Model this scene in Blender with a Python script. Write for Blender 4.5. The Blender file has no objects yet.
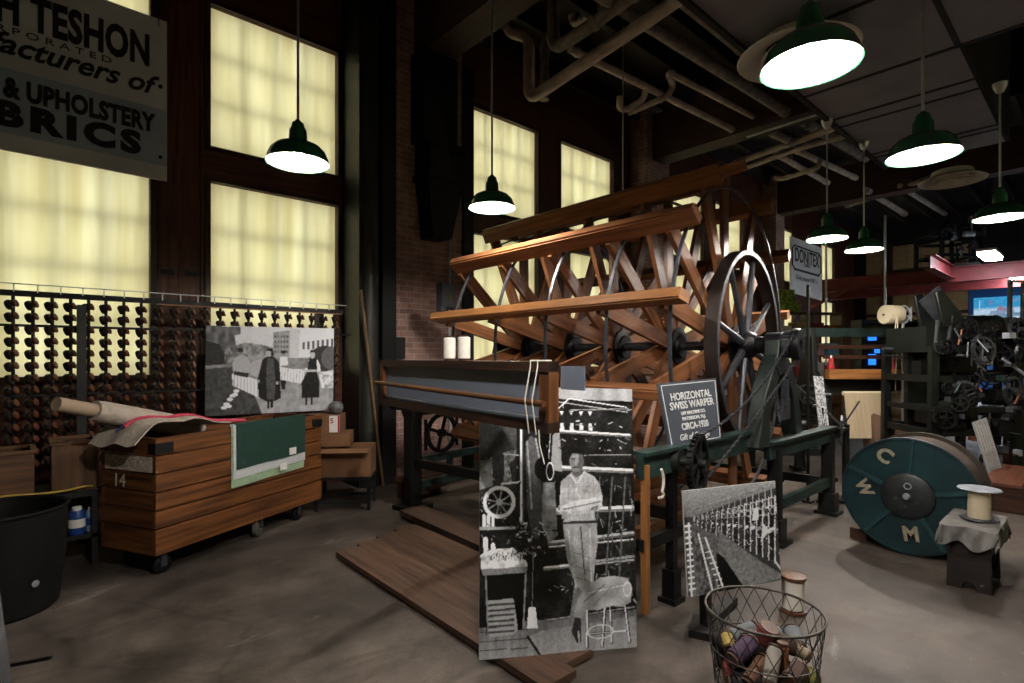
import bpy, math, random
import numpy as np
from mathutils import Vector, Matrix
rnd = random.Random(11)
SC = bpy.context.scene
COL = SC.collection
PI = math.pi
# ---------------------------------------------------------------- view frame
EYE = 1.5
FPX, CX, HY = 542.0, 512.0, 357.0
_a = math.atan2(0.6716, 0.7409)
FW = Vector((math.sin(_a), math.cos(_a)))       # horizontal viewing direction
RT = Vector((math.cos(_a), -math.sin(_a)))
def cw(x, d, z=0.0):
    p = RT * x + FW * d
    return Vector((p.x, p.y, z))
def at(px, py, d):
    return cw((px - CX) / FPX * d, d, EYE - (py - HY) / FPX * d)
def onz(px, py, z=0.0):
    return at(px, py, (EYE - z) * FPX / (py - HY))
def onY(px, py, Y):
    k = (px - CX) / FPX
    return at(px, py, Y / (RT.y * k + FW.y))
def onX(px, py, X):
    k = (px - CX) / FPX
    return at(px, py, X / (RT.x * k + FW.x))
def V(*a): return Vector(a)
# ---------------------------------------------------------------- materials
def lin(h):
    h = h.lstrip('#')
    c = [int(h[i:i+2], 16) / 255 for i in (0, 2, 4)]
    return [x / 12.92 if x <= .04045 else ((x + .055) / 1.055) ** 2.4 for x in c]
class NT:
    def __init__(s, name):
        s.m = bpy.data.materials.new(name); s.m.use_nodes = True
        s.t = s.m.node_tree; s.t.nodes.clear()
    def n(s, t, **k):
        x = s.t.nodes.new(t)
        for a, b in k.items():
            if a.startswith('i_'): x.inputs[a[2:].replace('_', ' ')].default_value = b
            else: setattr(x, a, b)
        return x
    def l(s, a, b): s.t.links.new(a, b)
def ramp(nt, fac, stops):
    r = nt.n('ShaderNodeValToRGB')
    e = r.color_ramp.elements
    while len(e) < len(stops): e.new(0.5)
    for el, (p, c) in zip(e, stops):
        el.position = p; el.color = (*c, 1)
    nt.l(fac, r.inputs['Fac']); return r
MATS = {}
def mat(name, col, rough=.6, metal=0.0, var=.25, scale=6.0, stretch=(1, 1, 1), bump=0.0, bscale=60.0, coord='Object', col2=None, spec=.5, detail=4.0):
    """plain surface with procedural mottling between col*(1-var) and col*(1+var) or col2"""
    nt = NT(name)
    c = lin(col) if isinstance(col, str) else list(col)
    c2 = lin(col2) if col2 else [min(1, x * (1 + var)) for x in c]
    c1 = [x * (1 - var) for x in c]
    out = nt.n('ShaderNodeOutputMaterial'); b = nt.n('ShaderNodeBsdfPrincipled')
    b.inputs['Roughness'].default_value = rough; b.inputs['Metallic'].default_value = metal
    b.inputs['Specular IOR Level'].default_value = spec
    nt.l(b.outputs[0], out.inputs[0])
    tc = nt.n('ShaderNodeTexCoord'); mp = nt.n('ShaderNodeMapping'); mp.inputs['Scale'].default_value = stretch
    nt.l(tc.outputs[coord], mp.inputs[0])
    no = nt.n('ShaderNodeTexNoise'); no.inputs['Scale'].default_value = scale; no.inputs['Detail'].default_value = detail
    nt.l(mp.outputs[0], no.inputs['Vector'])
    r = ramp(nt, no.outputs['Fac'], [(.3, c1), (.7, c2)])
    nt.l(r.outputs[0], b.inputs['Base Color'])
    if bump:
        n2 = nt.n('ShaderNodeTexNoise'); n2.inputs['Scale'].default_value = bscale
        nt.l(mp.outputs[0], n2.inputs['Vector'])
        bp = nt.n('ShaderNodeBump'); bp.inputs['Strength'].default_value = bump; bp.inputs['Distance'].default_value = .01
        nt.l(n2.outputs['Fac'], bp.inputs['Height']); nt.l(bp.outputs[0], b.inputs['Normal'])
    MATS[name] = nt.m
    return nt.m
def wood(name, col, col2=None, rough=.45, var=.35, spec=.4):
    return mat(name, col, rough, 0, var, 1.0, (1.6, 26, 26), .15, 3.0, 'UV', col2, spec, 6.0)
def emit(name, col, s):
    nt = NT(name); o = nt.n('ShaderNodeOutputMaterial'); e = nt.n('ShaderNodeEmission')
    c = lin(col) if isinstance(col, str) else col
    e.inputs[0].default_value = (*c, 1); e.inputs[1].default_value = s
    nt.l(e.outputs[0], o.inputs[0]); MATS[name] = nt.m; return nt.m
def vcol(name, rough=.5, emission=0.0, spec=.3):
    nt = NT(name); o = nt.n('ShaderNodeOutputMaterial')
    a = nt.n('ShaderNodeAttribute', attribute_name='ink')
    if emission:
        e = nt.n('ShaderNodeEmission'); e.inputs[1].default_value = emission
        nt.l(a.outputs[0], e.inputs[0]); nt.l(e.outputs[0], o.inputs[0])
    else:
        b = nt.n('ShaderNodeBsdfPrincipled'); b.inputs['Roughness'].default_value = rough
        b.inputs['Specular IOR Level'].default_value = spec
        nt.l(a.outputs[0], b.inputs['Base Color']); nt.l(b.outputs[0], o.inputs[0])
    MATS[name] = nt.m; return nt.m
W_REEL = wood('oiled_oak', '#6b4429', '#915f3d', .4)
W_HONEY = wood('honey_oak', '#82542f', '#a87343', .38)
W_CART = wood('cart_plank_wood', '#432715', '#784a26', .5, .55)
W_DARK = wood('dark_stained_wood', '#2c1a13', '#4a2d20', .45)
W_RED = wood('reddish_trim_wood', '#432519', '#6a3d2c', .5)
W_PLANK = wood('worn_floor_plank', '#3f2c22', '#5c4436', .6)
W_BOX = wood('plywood_box', '#4b3323', '#6a4a30', .6)
IRON = mat('black_iron', '#17171a', .45, .6, .4, 9, bump=.1)
IRON2 = mat('worn_grey_iron', '#45474e', .4, .5, .35, 12, bump=.1)
BLKST = mat('black_painted_steel', '#0f0f11', .5, .2, .4, 4)
RIMB = mat('dark_brown_rim_iron', '#2b2320', .45, .5, .35, 10)
GREENM = mat('dark_green_machine_paint', '#1b2b2b', .5, .1, .35, 7, col2='#28403e')
GREEND = mat('deep_green_machine_paint', '#080d0c', .45, .1, .5, 7)
ENAM = mat('green_lamp_enamel', '#2e664a', .25, 0, .2, 5)
ENAMW = mat('white_lamp_enamel', '#efeae0', .4, 0, .05, 5)
ROD = mat('grey_conduit_metal', '#b4b6bb', .35, .8, .15, 8)
PIPE = mat('painted_beige_pipe', '#c0aea3', .65, 0, .3, 5, bump=.15)
PIPE2 = mat('dusty_pipe_lagging', '#857a72', .8, 0, .4, 9, bump=.4, bscale=40)
BLANK = mat('white_cotton', '#d8d4cb', .8, 0, .06, 30)
CREAM = mat('cream_yarn', '#cfc2a6', .9, 0, .15, 60, (1, 1, 14))
TEAL = mat('teal_painted_steel', '#0d262b', .4, .1, .35, 5, col2='#14343a')
SILVER = mat('bare_silver_metal', '#a4aab6', .35, .35, .4, 14)
CARD = mat('brown_cardboard', '#6b4a30', .85, 0, .18, 5)
REDST = mat('red_oxide_steel', '#6e2526', .55, .1, .25, 5)
COPPER = mat('copper_brown_bobbin', '#5d3423', .5, 0, .3, 20)
BOBD = mat('dark_bobbin_wood', '#120c0a', .55, 0, .3, 12)
GREYPL = mat('grey_enclosure_paint', '#6f747b', .5, .2, .12, 6)
PAPER = mat('paper_white', '#d9d8d6', .7, 0, .05, 10)
FOAM = mat('foam_board_core', '#b9b9bb', .7, 0, .05, 10)
INKB = mat('black_sign_paint', '#0d0d10', .6, 0, .3, 20)
INKW = mat('white_sign_paint', '#d6d8da', .6, 0, .1, 20)
# ---------------------------------------------------------------- mesh builder
XF = {}                      # world matrix of every object built
def frame(p0, p1, up=(0, 0, 1)):
    z = (Vector(p1) - Vector(p0)).normalized()
    u = Vector(up)
    if abs(z.dot(u.normalized())) > .985: u = Vector((1, 0, 0)) if abs(z.x) < .9 else Vector((0, 1, 0))
    x = u.cross(z).normalized(); y = z.cross(x)
    return x, y, z
class MB:
    def __init__(s): s.v = []; s.f = []; s.uv = []; s.mi = []
    def add(s, vs, fs, uvs, mi=0):
        b = len(s.v); s.v += [Vector(p) for p in vs]
        for f, u in zip(fs, uvs):
            s.f.append([b + i for i in f]); s.uv.append(u); s.mi.append(mi)
    def hexa(s, c, ex, ey, ez, mi=0, wall=False):
        """box: centre + half-extent vectors"""
        c = Vector(c); L = [ex.length * 2, ey.length * 2, ez.length * 2]; E = [ex, ey, ez]
        o = rnd.random() * 7
        for ax in range(3):
            a, b = [i for i in range(3) if i != ax]
            if wall:
                if b != 2 and ax != 2: a, b = b, a
            elif L[b] > L[a]: a, b = b, a
            for sg in (-1, 1):
                p = [c + E[ax] * sg + E[a] * i + E[b] * j for i, j in ((-1, -1), (1, -1), (1, 1), (-1, 1))]
                w = [(o + L[a] * (i + 1) / 2, (0 if wall else o) + L[b] * (j + 1) / 2 + ax * .37 * (not wall)) for i, j in ((-1, -1), (1, -1), (1, 1), (-1, 1))]
                nrm = (p[1] - p[0]).cross(p[2] - p[0])
                if nrm.dot(E[ax] * sg) < 0: p.reverse(); w.reverse()
                s.add(p, [(0, 1, 2, 3)], [w], mi)
        return s
    def box(s, c, size, rz=0.0, mi=0, wall=False):
        M = Matrix.Rotation(rz, 3, 'Z')
        return s.hexa(c, M @ V(size[0] / 2, 0, 0), M @ V(0, size[1] / 2, 0), V(0, 0, size[2] / 2), mi, wall)
    def mm(s, x0, x1, y0, y1, z0, z1, mi=0, wall=False):
        return s.box(((x0 + x1) / 2, (y0 + y1) / 2, (z0 + z1) / 2), (abs(x1 - x0), abs(y1 - y0), abs(z1 - z0)), 0, mi, wall)
    def bar(s, p0, p1, w, h, up=(0, 0, 1), mi=0):
        x, y, z = frame(p0, p1, up); p0 = Vector(p0); p1 = Vector(p1)
        return s.hexa((p0 + p1) / 2, (p1 - p0) / 2, x * w / 2, y * h / 2, mi)
    def tube(s, pts, r, seg=10, cap=True, closed=False, mi=0, up=(0, 0, 1)):
        pts = [Vector(p) for p in pts]; n = len(pts)
        rs = r if isinstance(r, (list, tuple)) else [r] * n
        vs = []; L = 0.0; ls = []
        px = None
        for i, p in enumerate(pts):
            if closed: t = pts[(i + 1) % n] - pts[i - 1]
            else: t = pts[min(i + 1, n - 1)] - pts[max(i - 1, 0)]
            if t.length < 1e-9: t = V(0, 0, 1)
            t.normalize()
            if px is None: x, y, _ = frame((0, 0, 0), t, up)
            else:
                x = px - t * px.dot(t)
                if x.length < 1e-6: x, y, _ = frame((0, 0, 0), t, up)
                x.normalize(); y = t.cross(x)
            px = x
            if i: L += (p - pts[i - 1]).length
            ls.append(L)
            for k in range(seg):
                a = 2 * PI * k / seg
                vs.append(p + (x * math.cos(a) + y * math.sin(a)) * rs[i])
        fs = []; us = []
        m = n if closed else n - 1
        for i in range(m):
            j = (i + 1) % n; l1 = ls[j] if j else L + (pts[0] - pts[-1]).length
            for k in range(seg):
                k2 = (k + 1) % seg
                fs.append((i * seg + k, i * seg + k2, j * seg + k2, j * seg + k))
                c = 2 * PI * rs[i] / seg
                us.append([(ls[i], k * c), (ls[i], (k + 1) * c), (l1, (k + 1) * c), (l1, k * c)])
        if cap and not closed:
            fs.append(tuple(reversed(range(seg)))); us.append([(0, 0)] * seg)
            fs.append(tuple(range((n - 1) * seg, n * seg))); us.append([(0, 0)] * seg)
        s.add(vs, fs, us, mi); return s
    def lathe(s, prof, o=(0, 0, 0), ax=(0, 0, 1), seg=24, mi=0, closed=False, ring=False):
        """revolve (r, h) profile about axis through o"""
        o = Vector(o); x, y, z = frame((0, 0, 0), ax, (0, 0, 1) if abs(Vector(ax).normalized().z) < .9 else (0, 1, 0))
        vs = []
        for (r, h) in prof:
            for k in range(seg):
                a = 2 * PI * k / seg
                vs.append(o + z * h + (x * math.cos(a) + y * math.sin(a)) * r)
        fs = []; us = []; n = len(prof)
        for i in range(n if ring else n - 1):
            j = (i + 1) % n
            for k in range(seg):
                k2 = (k + 1) % seg
                fs.append((i * seg + k, i * seg + k2, j * seg + k2, j * seg + k))
                us.append([(i * .1, k * .05), (i * .1, k * .05 + .05), (i * .1 + .1, k * .05 + .05), (i * .1 + .1, k * .05)])
        if not ring:
            if prof[0][0] > 1e-6: fs.append(tuple(reversed(range(seg)))); us.append([(0, 0)] * seg)
            if prof[-1][0] > 1e-6: fs.append(tuple(range((n - 1) * seg, n * seg))); us.append([(0, 0)] * seg)
        s.add(vs, fs, us, mi); return s
    def cyl(s, p0, p1, r, seg=16, mi=0, r2=None):
        p0 = Vector(p0); p1 = Vector(p1)
        return s.lathe([(r, 0), (r if r2 is None else r2, (p1 - p0).length)], p0, p1 - p0, seg, mi)
    def torus(s, o, ax, R, r, seg=32, ts=8, mi=0):
        x, y, z = frame((0, 0, 0), ax)
        return s.tube([Vector(o) + (x * math.cos(2 * PI * k / seg) + y * math.sin(2 * PI * k / seg)) * R for k in range(seg)], r, ts, closed=True, mi=mi, up=ax)
    def prism(s, poly, o, ex, ey, th, mi=0):
        """2-D outline in the plane (ex, ey) extruded along ex x ey by th (both ways th/2)"""
        o = Vector(o); ex = Vector(ex); ey = Vector(ey); n = ex.cross(ey).normalized()
        k = len(poly)
        A = sum(poly[i][0] * poly[(i + 1) % k][1] - poly[(i + 1) % k][0] * poly[i][1] for i in range(k))
        if A < 0: poly = list(reversed(poly))
        vs = [o + ex * a + ey * b - n * th / 2 for a, b in poly] + [o + ex * a + ey * b + n * th / 2 for a, b in poly]
        fs = [tuple(reversed(range(k))), tuple(range(k, 2 * k))]
        us = [[(a, b) for a, b in reversed(poly)], [(a, b) for a, b in poly]]
        for i in range(k):
            j = (i + 1) % k
            fs.append((i, j, k + j, k + i)); us.append([(0, 0), (.1, 0), (.1, .05), (0, .05)])
        s.add(vs, fs, us, mi); return s
    def sheet(s, fn, nu, nv, mi=0, th=0.0):
        """surface from fn(u, v) with optional thickness along its normal"""
        P = [[Vector(fn(i / nu, j / nv)) for i in range(nu + 1)] for j in range(nv + 1)]
        vs = [p for row in P for p in row]; W = nu + 1
        fs = []; us = []
        for j in range(nv):
            for i in range(nu):
                fs.append((j * W + i, j * W + i + 1, (j + 1) * W + i + 1, (j + 1) * W + i))
                us.append([(i / nu, j / nv), ((i + 1) / nu, j / nv), ((i + 1) / nu, (j + 1) / nv), (i / nu, (j + 1) / nv)])
        if th:
            b = len(vs); nn = []
            for j in range(nv + 1):
                for i in range(W):
                    a = P[j][min(i + 1, nu)] - P[j][max(i - 1, 0)]; c = P[min(j + 1, nv)][i] - P[max(j - 1, 0)][i]
                    nn.append(a.cross(c).normalized())
            vs = vs + [p - n * th for p, n in zip(vs, nn)]
            m = len(fs)
            for q in range(m):
                fs.append(tuple(b + i for i in reversed(fs[q]))); us.append(list(reversed(us[q])))
            edge = [j * W for j in range(nv, -1, -1)] + list(range(1, W)) + [j * W + nu for j in range(1, nv + 1)] + [nv * W + i for i in range(nu - 1, 0, -1)]
            for q in range(len(edge)):
                a, c = edge[q], edge[(q + 1) % len(edge)]
                fs.append((c, a, b + a, b + c)); us.append([(0, 0)] * 4)
        s.add(vs, fs, us, mi); return s
    def build(s, name, m, parent=None, local=False, bevel=0.0, smooth=38):
        ms = m if isinstance(m, (list, tuple)) else [m]
        if parent is not None: M = XF[parent.name]
        else:
            xs = [p.x for p in s.v]; ys = [p.y for p in s.v]; zs = [p.z for p in s.v]
            M = Matrix.Translation(V((min(xs) + max(xs)) / 2, (min(ys) + max(ys)) / 2, min(zs)))
        inv = M.inverted()
        vs = s.v if (local and parent is not None) else [inv @ p for p in s.v]
        me = bpy.data.meshes.new(name); me.from_pydata([tuple(p) for p in vs], [], s.f)
        uvl = me.uv_layers.new(name='UVMap')
        uvl.data.foreach_set('uv', [c for u in s.uv for w in u for c in w])
        me.polygons.foreach_set('material_index', s.mi)
        me.polygons.foreach_set('use_smooth', [True] * len(s.f))
        me.update(); me.set_sharp_from_angle(angle=math.radians(smooth))
        for x in ms: me.materials.append(x)
        o = bpy.data.objects.new(name, me); COL.objects.link(o)
        if parent is None: o.location = M.translation; XF[o.name] = M
        else: o.parent = parent; XF[o.name] = M.copy()
        if bevel:
            b = o.modifiers.new('Bevel', 'BEVEL'); b.width = bevel; b.segments = 2; b.limit_method = 'ANGLE'; b.angle_limit = math.radians(50)
        return o
def planar(tl, tr, br, bl):
    """slide the third corner along its sight line into the plane of the others"""
    tl, tr, br, bl = map(Vector, (tl, tr, br, bl)); e = V(0, 0, EYE)
    n = (bl - tl).cross(tr - tl); d = br - e
    return tl, tr, e + d * ((tl - e).dot(n) / d.dot(n)), bl
def tag(o, label, cat, group=None):
    o['label'] = label; o['category'] = cat
    if group: o['group'] = group
    return o
def thing(name, label, cat, loc, rz=0.0, group=None):
    o = bpy.data.objects.new(name, None); COL.objects.link(o); o.empty_display_size = .1
    o.location = loc; o.rotation_euler = (0, 0, rz)
    XF[o.name] = Matrix.Translation(Vector(loc)) @ Matrix.Rotation(rz, 4, 'Z')
    return tag(o, label, cat, group)
def struct(o): o['kind'] = 'structure'; return o
def kids(o): return [c for c in COL.objects if c.parent == o]
def copy_tree(root, loc, rot=None, label=None):
    r = root.copy(); COL.objects.link(r); r.location = loc
    if rot is not None: r.rotation_euler = rot
    if label: r['label'] = label
    for ch in kids(root):
        c = ch.copy(); COL.objects.link(c); c.parent = r
        for g in kids(ch):
            d = g.copy(); COL.objects.link(d); d.parent = c
    XF[r.name] = Matrix.Translation(Vector(loc)) @ (r.rotation_euler.to_matrix().to_4x4())
    return r
def text(name, body, size, o, ex, ey, m, parent, depth=.0015, align='CENTER', shear=0.0, bold=0.0, sx=1.0, space=1.0, width=None):
    """lettering standing on the plane (ex right, ey up) at o (world)"""
    cu = bpy.data.curves.new(name, 'FONT'); cu.body = body; cu.size = size; cu.extrude = depth; cu.align_x = align; cu.align_y = 'CENTER'
    cu.shear = shear; cu.offset = bold; cu.space_character = space; cu.resolution_u = 3
    cu.materials.append(m)
    tmp = bpy.data.objects.new('tmp', cu)
    me = bpy.data.meshes.new_from_object(tmp); bpy.data.objects.remove(tmp)
    me.name = name
    if width:
        xs = [v.co.x for v in me.vertices]; sx = width / (max(xs) - min(xs))
    ob = bpy.data.objects.new(name, me); COL.objects.link(ob)
    ex = Vector(ex).normalized(); ey = Vector(ey).normalized(); ez = ex.cross(ey)
    M = Matrix(((ex.x * sx, ey.x, ez.x, o[0]), (ex.y * sx, ey.y, ez.y, o[1]), (ex.z * sx, ey.z, ez.z, o[2]), (0, 0, 0, 1)))
    ob.parent = parent
    L = XF[parent.name].inverted() @ M
    ob.matrix_local = L
    XF[ob.name] = M
    return ob
# ---------------------------------------------------------------- printed pictures
class Ink:
    def __init__(s, w, h, base=.2, asp=1.0):
        s.w, s.h = w, h
        yy, xx = np.mgrid[0:h, 0:w]
        s.x = (xx + .5) / w; s.y = (yy + .5) / h
        s.a = np.full((h, w), base, float); s.asp = asp
        s.rng = np.random.RandomState(5)
    def put(s, m, val, al=1.0):
        s.a = np.where(m, s.a * (1 - al) + val * al, s.a); return s
    def mask(s, pts):
        m = np.zeros(s.a.shape, bool); n = len(pts)
        for i in range(n):
            x0, y0 = pts[i]; x1, y1 = pts[(i + 1) % n]
            if y0 == y1: continue
            c = ((y0 > s.y) != (y1 > s.y)) & (s.x < (x1 - x0) * (s.y - y0) / (y1 - y0) + x0)
            m ^= c
        return m
    def poly(s, pts, val, al=1.0, grad=None, tex=0.0, ts=(40, 40)):
        m = s.mask(pts); v = val
        if grad is not None:
            ys = [p[1] for p in pts]; y0, y1 = min(ys), max(ys)
            v = val + (grad - val) * np.clip((s.y - y0) / (y1 - y0 + 1e-9), 0, 1)
        if tex: v = v + s.noise(*ts) * tex
        return s.put(m, v, al)
    def rect(s, x0, y0, x1, y1, val, al=1.0, **k): return s.poly([(x0, y0), (x1, y0), (x1, y1), (x0, y1)], val, al, **k)
    def line(s, p0, p1, w, val, al=1.0):
        (x0, y0), (x1, y1) = p0, p1; A = s.asp
        dx, dy = x1 - x0, (y1 - y0) * A; L = math.hypot(dx, dy) + 1e-9
        t = np.clip(((s.x - x0) * dx + (s.y - y0) * A * dy) / L ** 2, 0, 1)
        d = np.hypot(s.x - x0 - t * dx, (s.y - y0) * A - t * dy)
        return s.put(d < w / 2, val, al)
    def ell(s, cx, cy, rx, ry, val, al=1.0, w=None):
        q = np.hypot((s.x - cx) / rx, (s.y - cy) / ry)
        m = q < 1 if w is None else (q < 1) & (q > 1 - w)
        return s.put(m, val, al)
    def noise(s, fx, fy):
        g = s.rng.rand(int(fy) + 2, int(fx) + 2) - .5
        u = s.x * fx; v = s.y * fy; i = u.astype(int); j = v.astype(int); a = u - i; b = v - j
        return (g[j, i] * (1 - a) + g[j, i + 1] * a) * (1 - b) + (g[j + 1, i] * (1 - a) + g[j + 1, i + 1] * a) * b
    def grain(s, am, fx, fy): s.a = np.clip(s.a + s.noise(fx, fy) * am, 0.005, 1); return s
    def soft(s):
        p = np.pad(s.a, 1, mode='edge')
        s.a = (p[1:-1, 1:-1] * 4 + p[:-2, 1:-1] + p[2:, 1:-1] + p[1:-1, :-2] + p[1:-1, 2:]) / 8; return s
    def build(s, name, m, parent, tl, tr, br, bl, off=.0015, tint=(.96, .99, 1.06), rgb=None):
        tl, tr, br, bl = [np.array(p) for p in (tl, tr, br, bl)]
        n = np.cross(bl - tl, tr - tl); n = n / np.linalg.norm(n)
        h, w = s.h, s.w
        gy, gx = np.mgrid[0:h + 1, 0:w + 1]; u = (gx / w)[..., None]; v = (gy / h)[..., None]
        P = (tl * (1 - u) + tr * u) * (1 - v) + (bl * (1 - u) + br * u) * v + n * off
        inv = XF[parent.name].inverted()
        P = P.reshape(-1, 3) @ np.array(inv.to_3x3()).T + np.array(inv.translation)
        idx = np.arange((h + 1) * (w + 1)).reshape(h + 1, w + 1)
        F = np.stack([idx[:-1, :-1], idx[1:, :-1], idx[1:, 1:], idx[:-1, 1:]], -1).reshape(-1, 4)
        me = bpy.data.meshes.new(name); me.from_pydata(P.tolist(), [], F.tolist())
        ca = me.color_attributes.new('ink', 'FLOAT_COLOR', 'CORNER')
        if rgb is None:
            g = np.clip(s.a * 1.42 - .06, .008, .97) ** 2.0
            g = np.stack([g * tint[0], g * tint[1], g * tint[2], np.ones_like(g)], -1)
        else: g = np.concatenate([np.clip(rgb, 0, 1) ** 2.2, np.ones(rgb.shape[:2] + (1,))], -1)
        ca.data.foreach_set('color', np.repeat(g.reshape(-1, 4), 4, axis=0).ravel().astype(np.float32))
        me.materials.append(m); o = bpy.data.objects.new(name, me); COL.objects.link(o); o.parent = parent; XF[o.name] = XF[parent.name].copy()
        return o
PRINT = vcol('photo_print', .45)
# ================================================================ camera, world
cam = bpy.data.cameras.new('camera'); co = bpy.data.objects.new('camera', cam); COL.objects.link(co)
cam.sensor_width = 36; cam.lens = FPX / 1024 * 36; cam.shift_y = (HY - 341.5) / 1024
cam.clip_start = .05; cam.clip_end = 200
co.location = (0, 0, EYE); co.rotation_euler = (PI / 2, 0, -_a)
SC.camera = co
wd = bpy.data.worlds.new('overcast_daylight'); SC.world = wd; wd.use_nodes = True
bg = wd.node_tree.nodes['Background']; bg.inputs[0].default_value = (.93, .96, 1.0, 1); bg.inputs[1].default_value = 2.9
vs = SC.view_settings; vs.view_transform = 'Standard'; vs.look = 'None'; vs.exposure = 0.2; vs.gamma = 1.0; vs.use_curve_mapping = False
# ================================================================ room
WY, RZ = 6.2, 6.3
def floor_mat():
    nt = NT('stained_concrete'); o = nt.n('ShaderNodeOutputMaterial'); b = nt.n('ShaderNodeBsdfPrincipled'); nt.l(b.outputs[0], o.inputs[0])
    tc = nt.n('ShaderNodeTexCoord')
    n1 = nt.n('ShaderNodeTexNoise', i_Scale=.9, i_Detail=8.0, i_Roughness=.65); n2 = nt.n('ShaderNodeTexNoise', i_Scale=5.0, i_Detail=8.0)
    n3 = nt.n('ShaderNodeTexNoise', i_Scale=60.0, i_Detail=4.0)
    for n in (n1, n2, n3): nt.l(tc.outputs['Object'], n.inputs['Vector'])
    r1 = ramp(nt, n1.outputs['Fac'], [(.34, lin('#2b2520')), (.5, lin('#4d443f')), (.68, lin('#71665e'))])
    r2 = ramp(nt, n2.outputs['Fac'], [(.3, (.45, .45, .45)), (.6, (1, 1, 1)), (.75, (1.0, .98, .95))])
    r3 = ramp(nt, n3.outputs['Fac'], [(.35, (.8, .8, .8)), (.6, (1, 1, 1))])
    m = nt.n('ShaderNodeMix', data_type='RGBA', blend_type='MULTIPLY'); m.inputs['Factor'].default_value = .75
    nt.l(r1.outputs[0], m.inputs[6]); nt.l(r2.outputs[0], m.inputs[7])
    m2 = nt.n('ShaderNodeMix', data_type='RGBA', blend_type='MULTIPLY'); m2.inputs['Factor'].default_value = .6
    nt.l(m.outputs[2], m2.inputs[6]); nt.l(r3.outputs[0], m2.inputs[7])
    vo = nt.n('ShaderNodeTexVoronoi', feature='DISTANCE_TO_EDGE', i_Scale=.42); 
    nv = nt.n('ShaderNodeTexNoise', i_Scale=2.5, i_Detail=4.0); nt.l(tc.outputs['Object'], nv.inputs['Vector'])
    mx = nt.n('ShaderNodeMix', data_type='RGBA'); mx.inputs['Factor'].default_value = .12
    nt.l(tc.outputs['Object'], mx.inputs[6]); nt.l(nv.outputs['Color'], mx.inputs[7]); nt.l(mx.outputs[2], vo.inputs['Vector'])
    rc = ramp(nt, vo.outputs['Distance'], [(0, (.35, .33, .3)), (.006, (1, 1, 1))])
    m3 = nt.n('ShaderNodeMix', data_type='RGBA', blend_type='MULTIPLY'); m3.inputs['Factor'].default_value = .5
    nt.l(m2.outputs[2], m3.inputs[6]); nt.l(rc.outputs[0], m3.inputs[7])
    n4 = nt.n('ShaderNodeTexNoise', i_Scale=1.7, i_Detail=7.0, i_Roughness=.7, i_Distortion=.6); mp4 = nt.n('ShaderNodeMapping'); mp4.inputs['Scale'].default_value = (1, 1.9, 1); mp4.inputs['Location'].default_value = (3.1, 1.7, 0)
    nt.l(tc.outputs['Object'], mp4.inputs[0]); nt.l(mp4.outputs[0], n4.inputs['Vector'])
    r4 = ramp(nt, n4.outputs['Fac'], [(.36, (.5, .47, .45)), (.47, (.92, .92, .92)), (.6, (1, 1, 1)), (.7, (1.0, 1.0, 1.0))])
    m4 = nt.n('ShaderNodeMix', data_type='RGBA', blend_type='MULTIPLY'); m4.inputs['Factor'].default_value = .85
    nt.l(m3.outputs[2], m4.inputs[6]); nt.l(r4.outputs[0], m4.inputs[7])
    r5 = ramp(nt, n4.outputs['Fac'], [(.64, (0, 0, 0)), (.74, (1, 1, 1))])
    m5 = nt.n('ShaderNodeMix', data_type='RGBA'); m5.inputs[7].default_value = (.3, .29, .275, 1)
    mm_ = nt.n('ShaderNodeMath', operation='MULTIPLY'); mm_.inputs[1].default_value = .6
    nt.l(r5.outputs[0], mm_.inputs[0]); nt.l(mm_.outputs[0], m5.inputs[0]); nt.l(m4.outputs[2], m5.inputs[6])
    nt.l(m5.outputs[2], b.inputs['Base Color'])
    rr = nt.n('ShaderNodeMapRange'); rr.inputs['To Min'].default_value = .45; rr.inputs['To Max'].default_value = .8
    nt.l(n2.outputs['Fac'], rr.inputs['Value']); nt.l(rr.outputs[0], b.inputs['Roughness'])
    bp = nt.n('ShaderNodeBump'); bp.inputs['Strength'].default_value = .15; bp.inputs['Distance'].default_value = .01
    nt.l(n3.outputs['Fac'], bp.inputs['Height']); nt.l(bp.outputs[0], b.inputs['Normal'])
    return nt.m
def brick_mat():
    nt = NT('old_red_brick'); o = nt.n('ShaderNodeOutputMaterial'); b = nt.n('ShaderNodeBsdfPrincipled'); nt.l(b.outputs[0], o.inputs[0])
    tc = nt.n('ShaderNodeTexCoord'); br = nt.n('ShaderNodeTexBrick')
    br.inputs['Scale'].default_value = 1; br.inputs['Brick Width'].default_value = .21; br.inputs['Row Height'].default_value = .07
    br.inputs['Mortar Size'].default_value = .006; br.inputs['Mortar Smooth'].default_value = .3; br.inputs['Bias'].default_value = -.1
    br.inputs['Color1'].default_value = (*lin('#a07d73'), 1); br.inputs['Color2'].default_value = (*lin('#bd978a'), 1); br.inputs['Mortar'].default_value = (*lin('#c6b8b0'), 1)
    nt.l(tc.outputs['UV'], br.inputs['Vector'])
    n1 = nt.n('ShaderNodeTexNoise', i_Scale=5.0, i_Detail=6.0); nt.l(tc.outputs['UV'], n1.inputs['Vector'])
    r = ramp(nt, n1.outputs['Fac'], [(.3, (.5, .48, .48)), (.7, (1.05, 1.02, 1.0))])
    m = nt.n('ShaderNodeMix', data_type='RGBA', blend_type='MULTIPLY'); m.inputs['Factor'].default_value = .8
    nt.l(br.outputs['Color'], m.inputs[6]); nt.l(r.outputs[0], m.inputs[7]); nt.l(m.outputs[2], b.inputs['Base Color'])
    b.inputs['Roughness'].default_value = .85
    bp = nt.n('ShaderNodeBump', invert=True); bp.inputs['Strength'].default_value = .6; bp.inputs['Distance'].default_value = .01
    nt.l(br.outputs['Fac'], bp.inputs['Height']); nt.l(bp.outputs[0], b.inputs['Normal'])
    return nt.m
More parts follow.
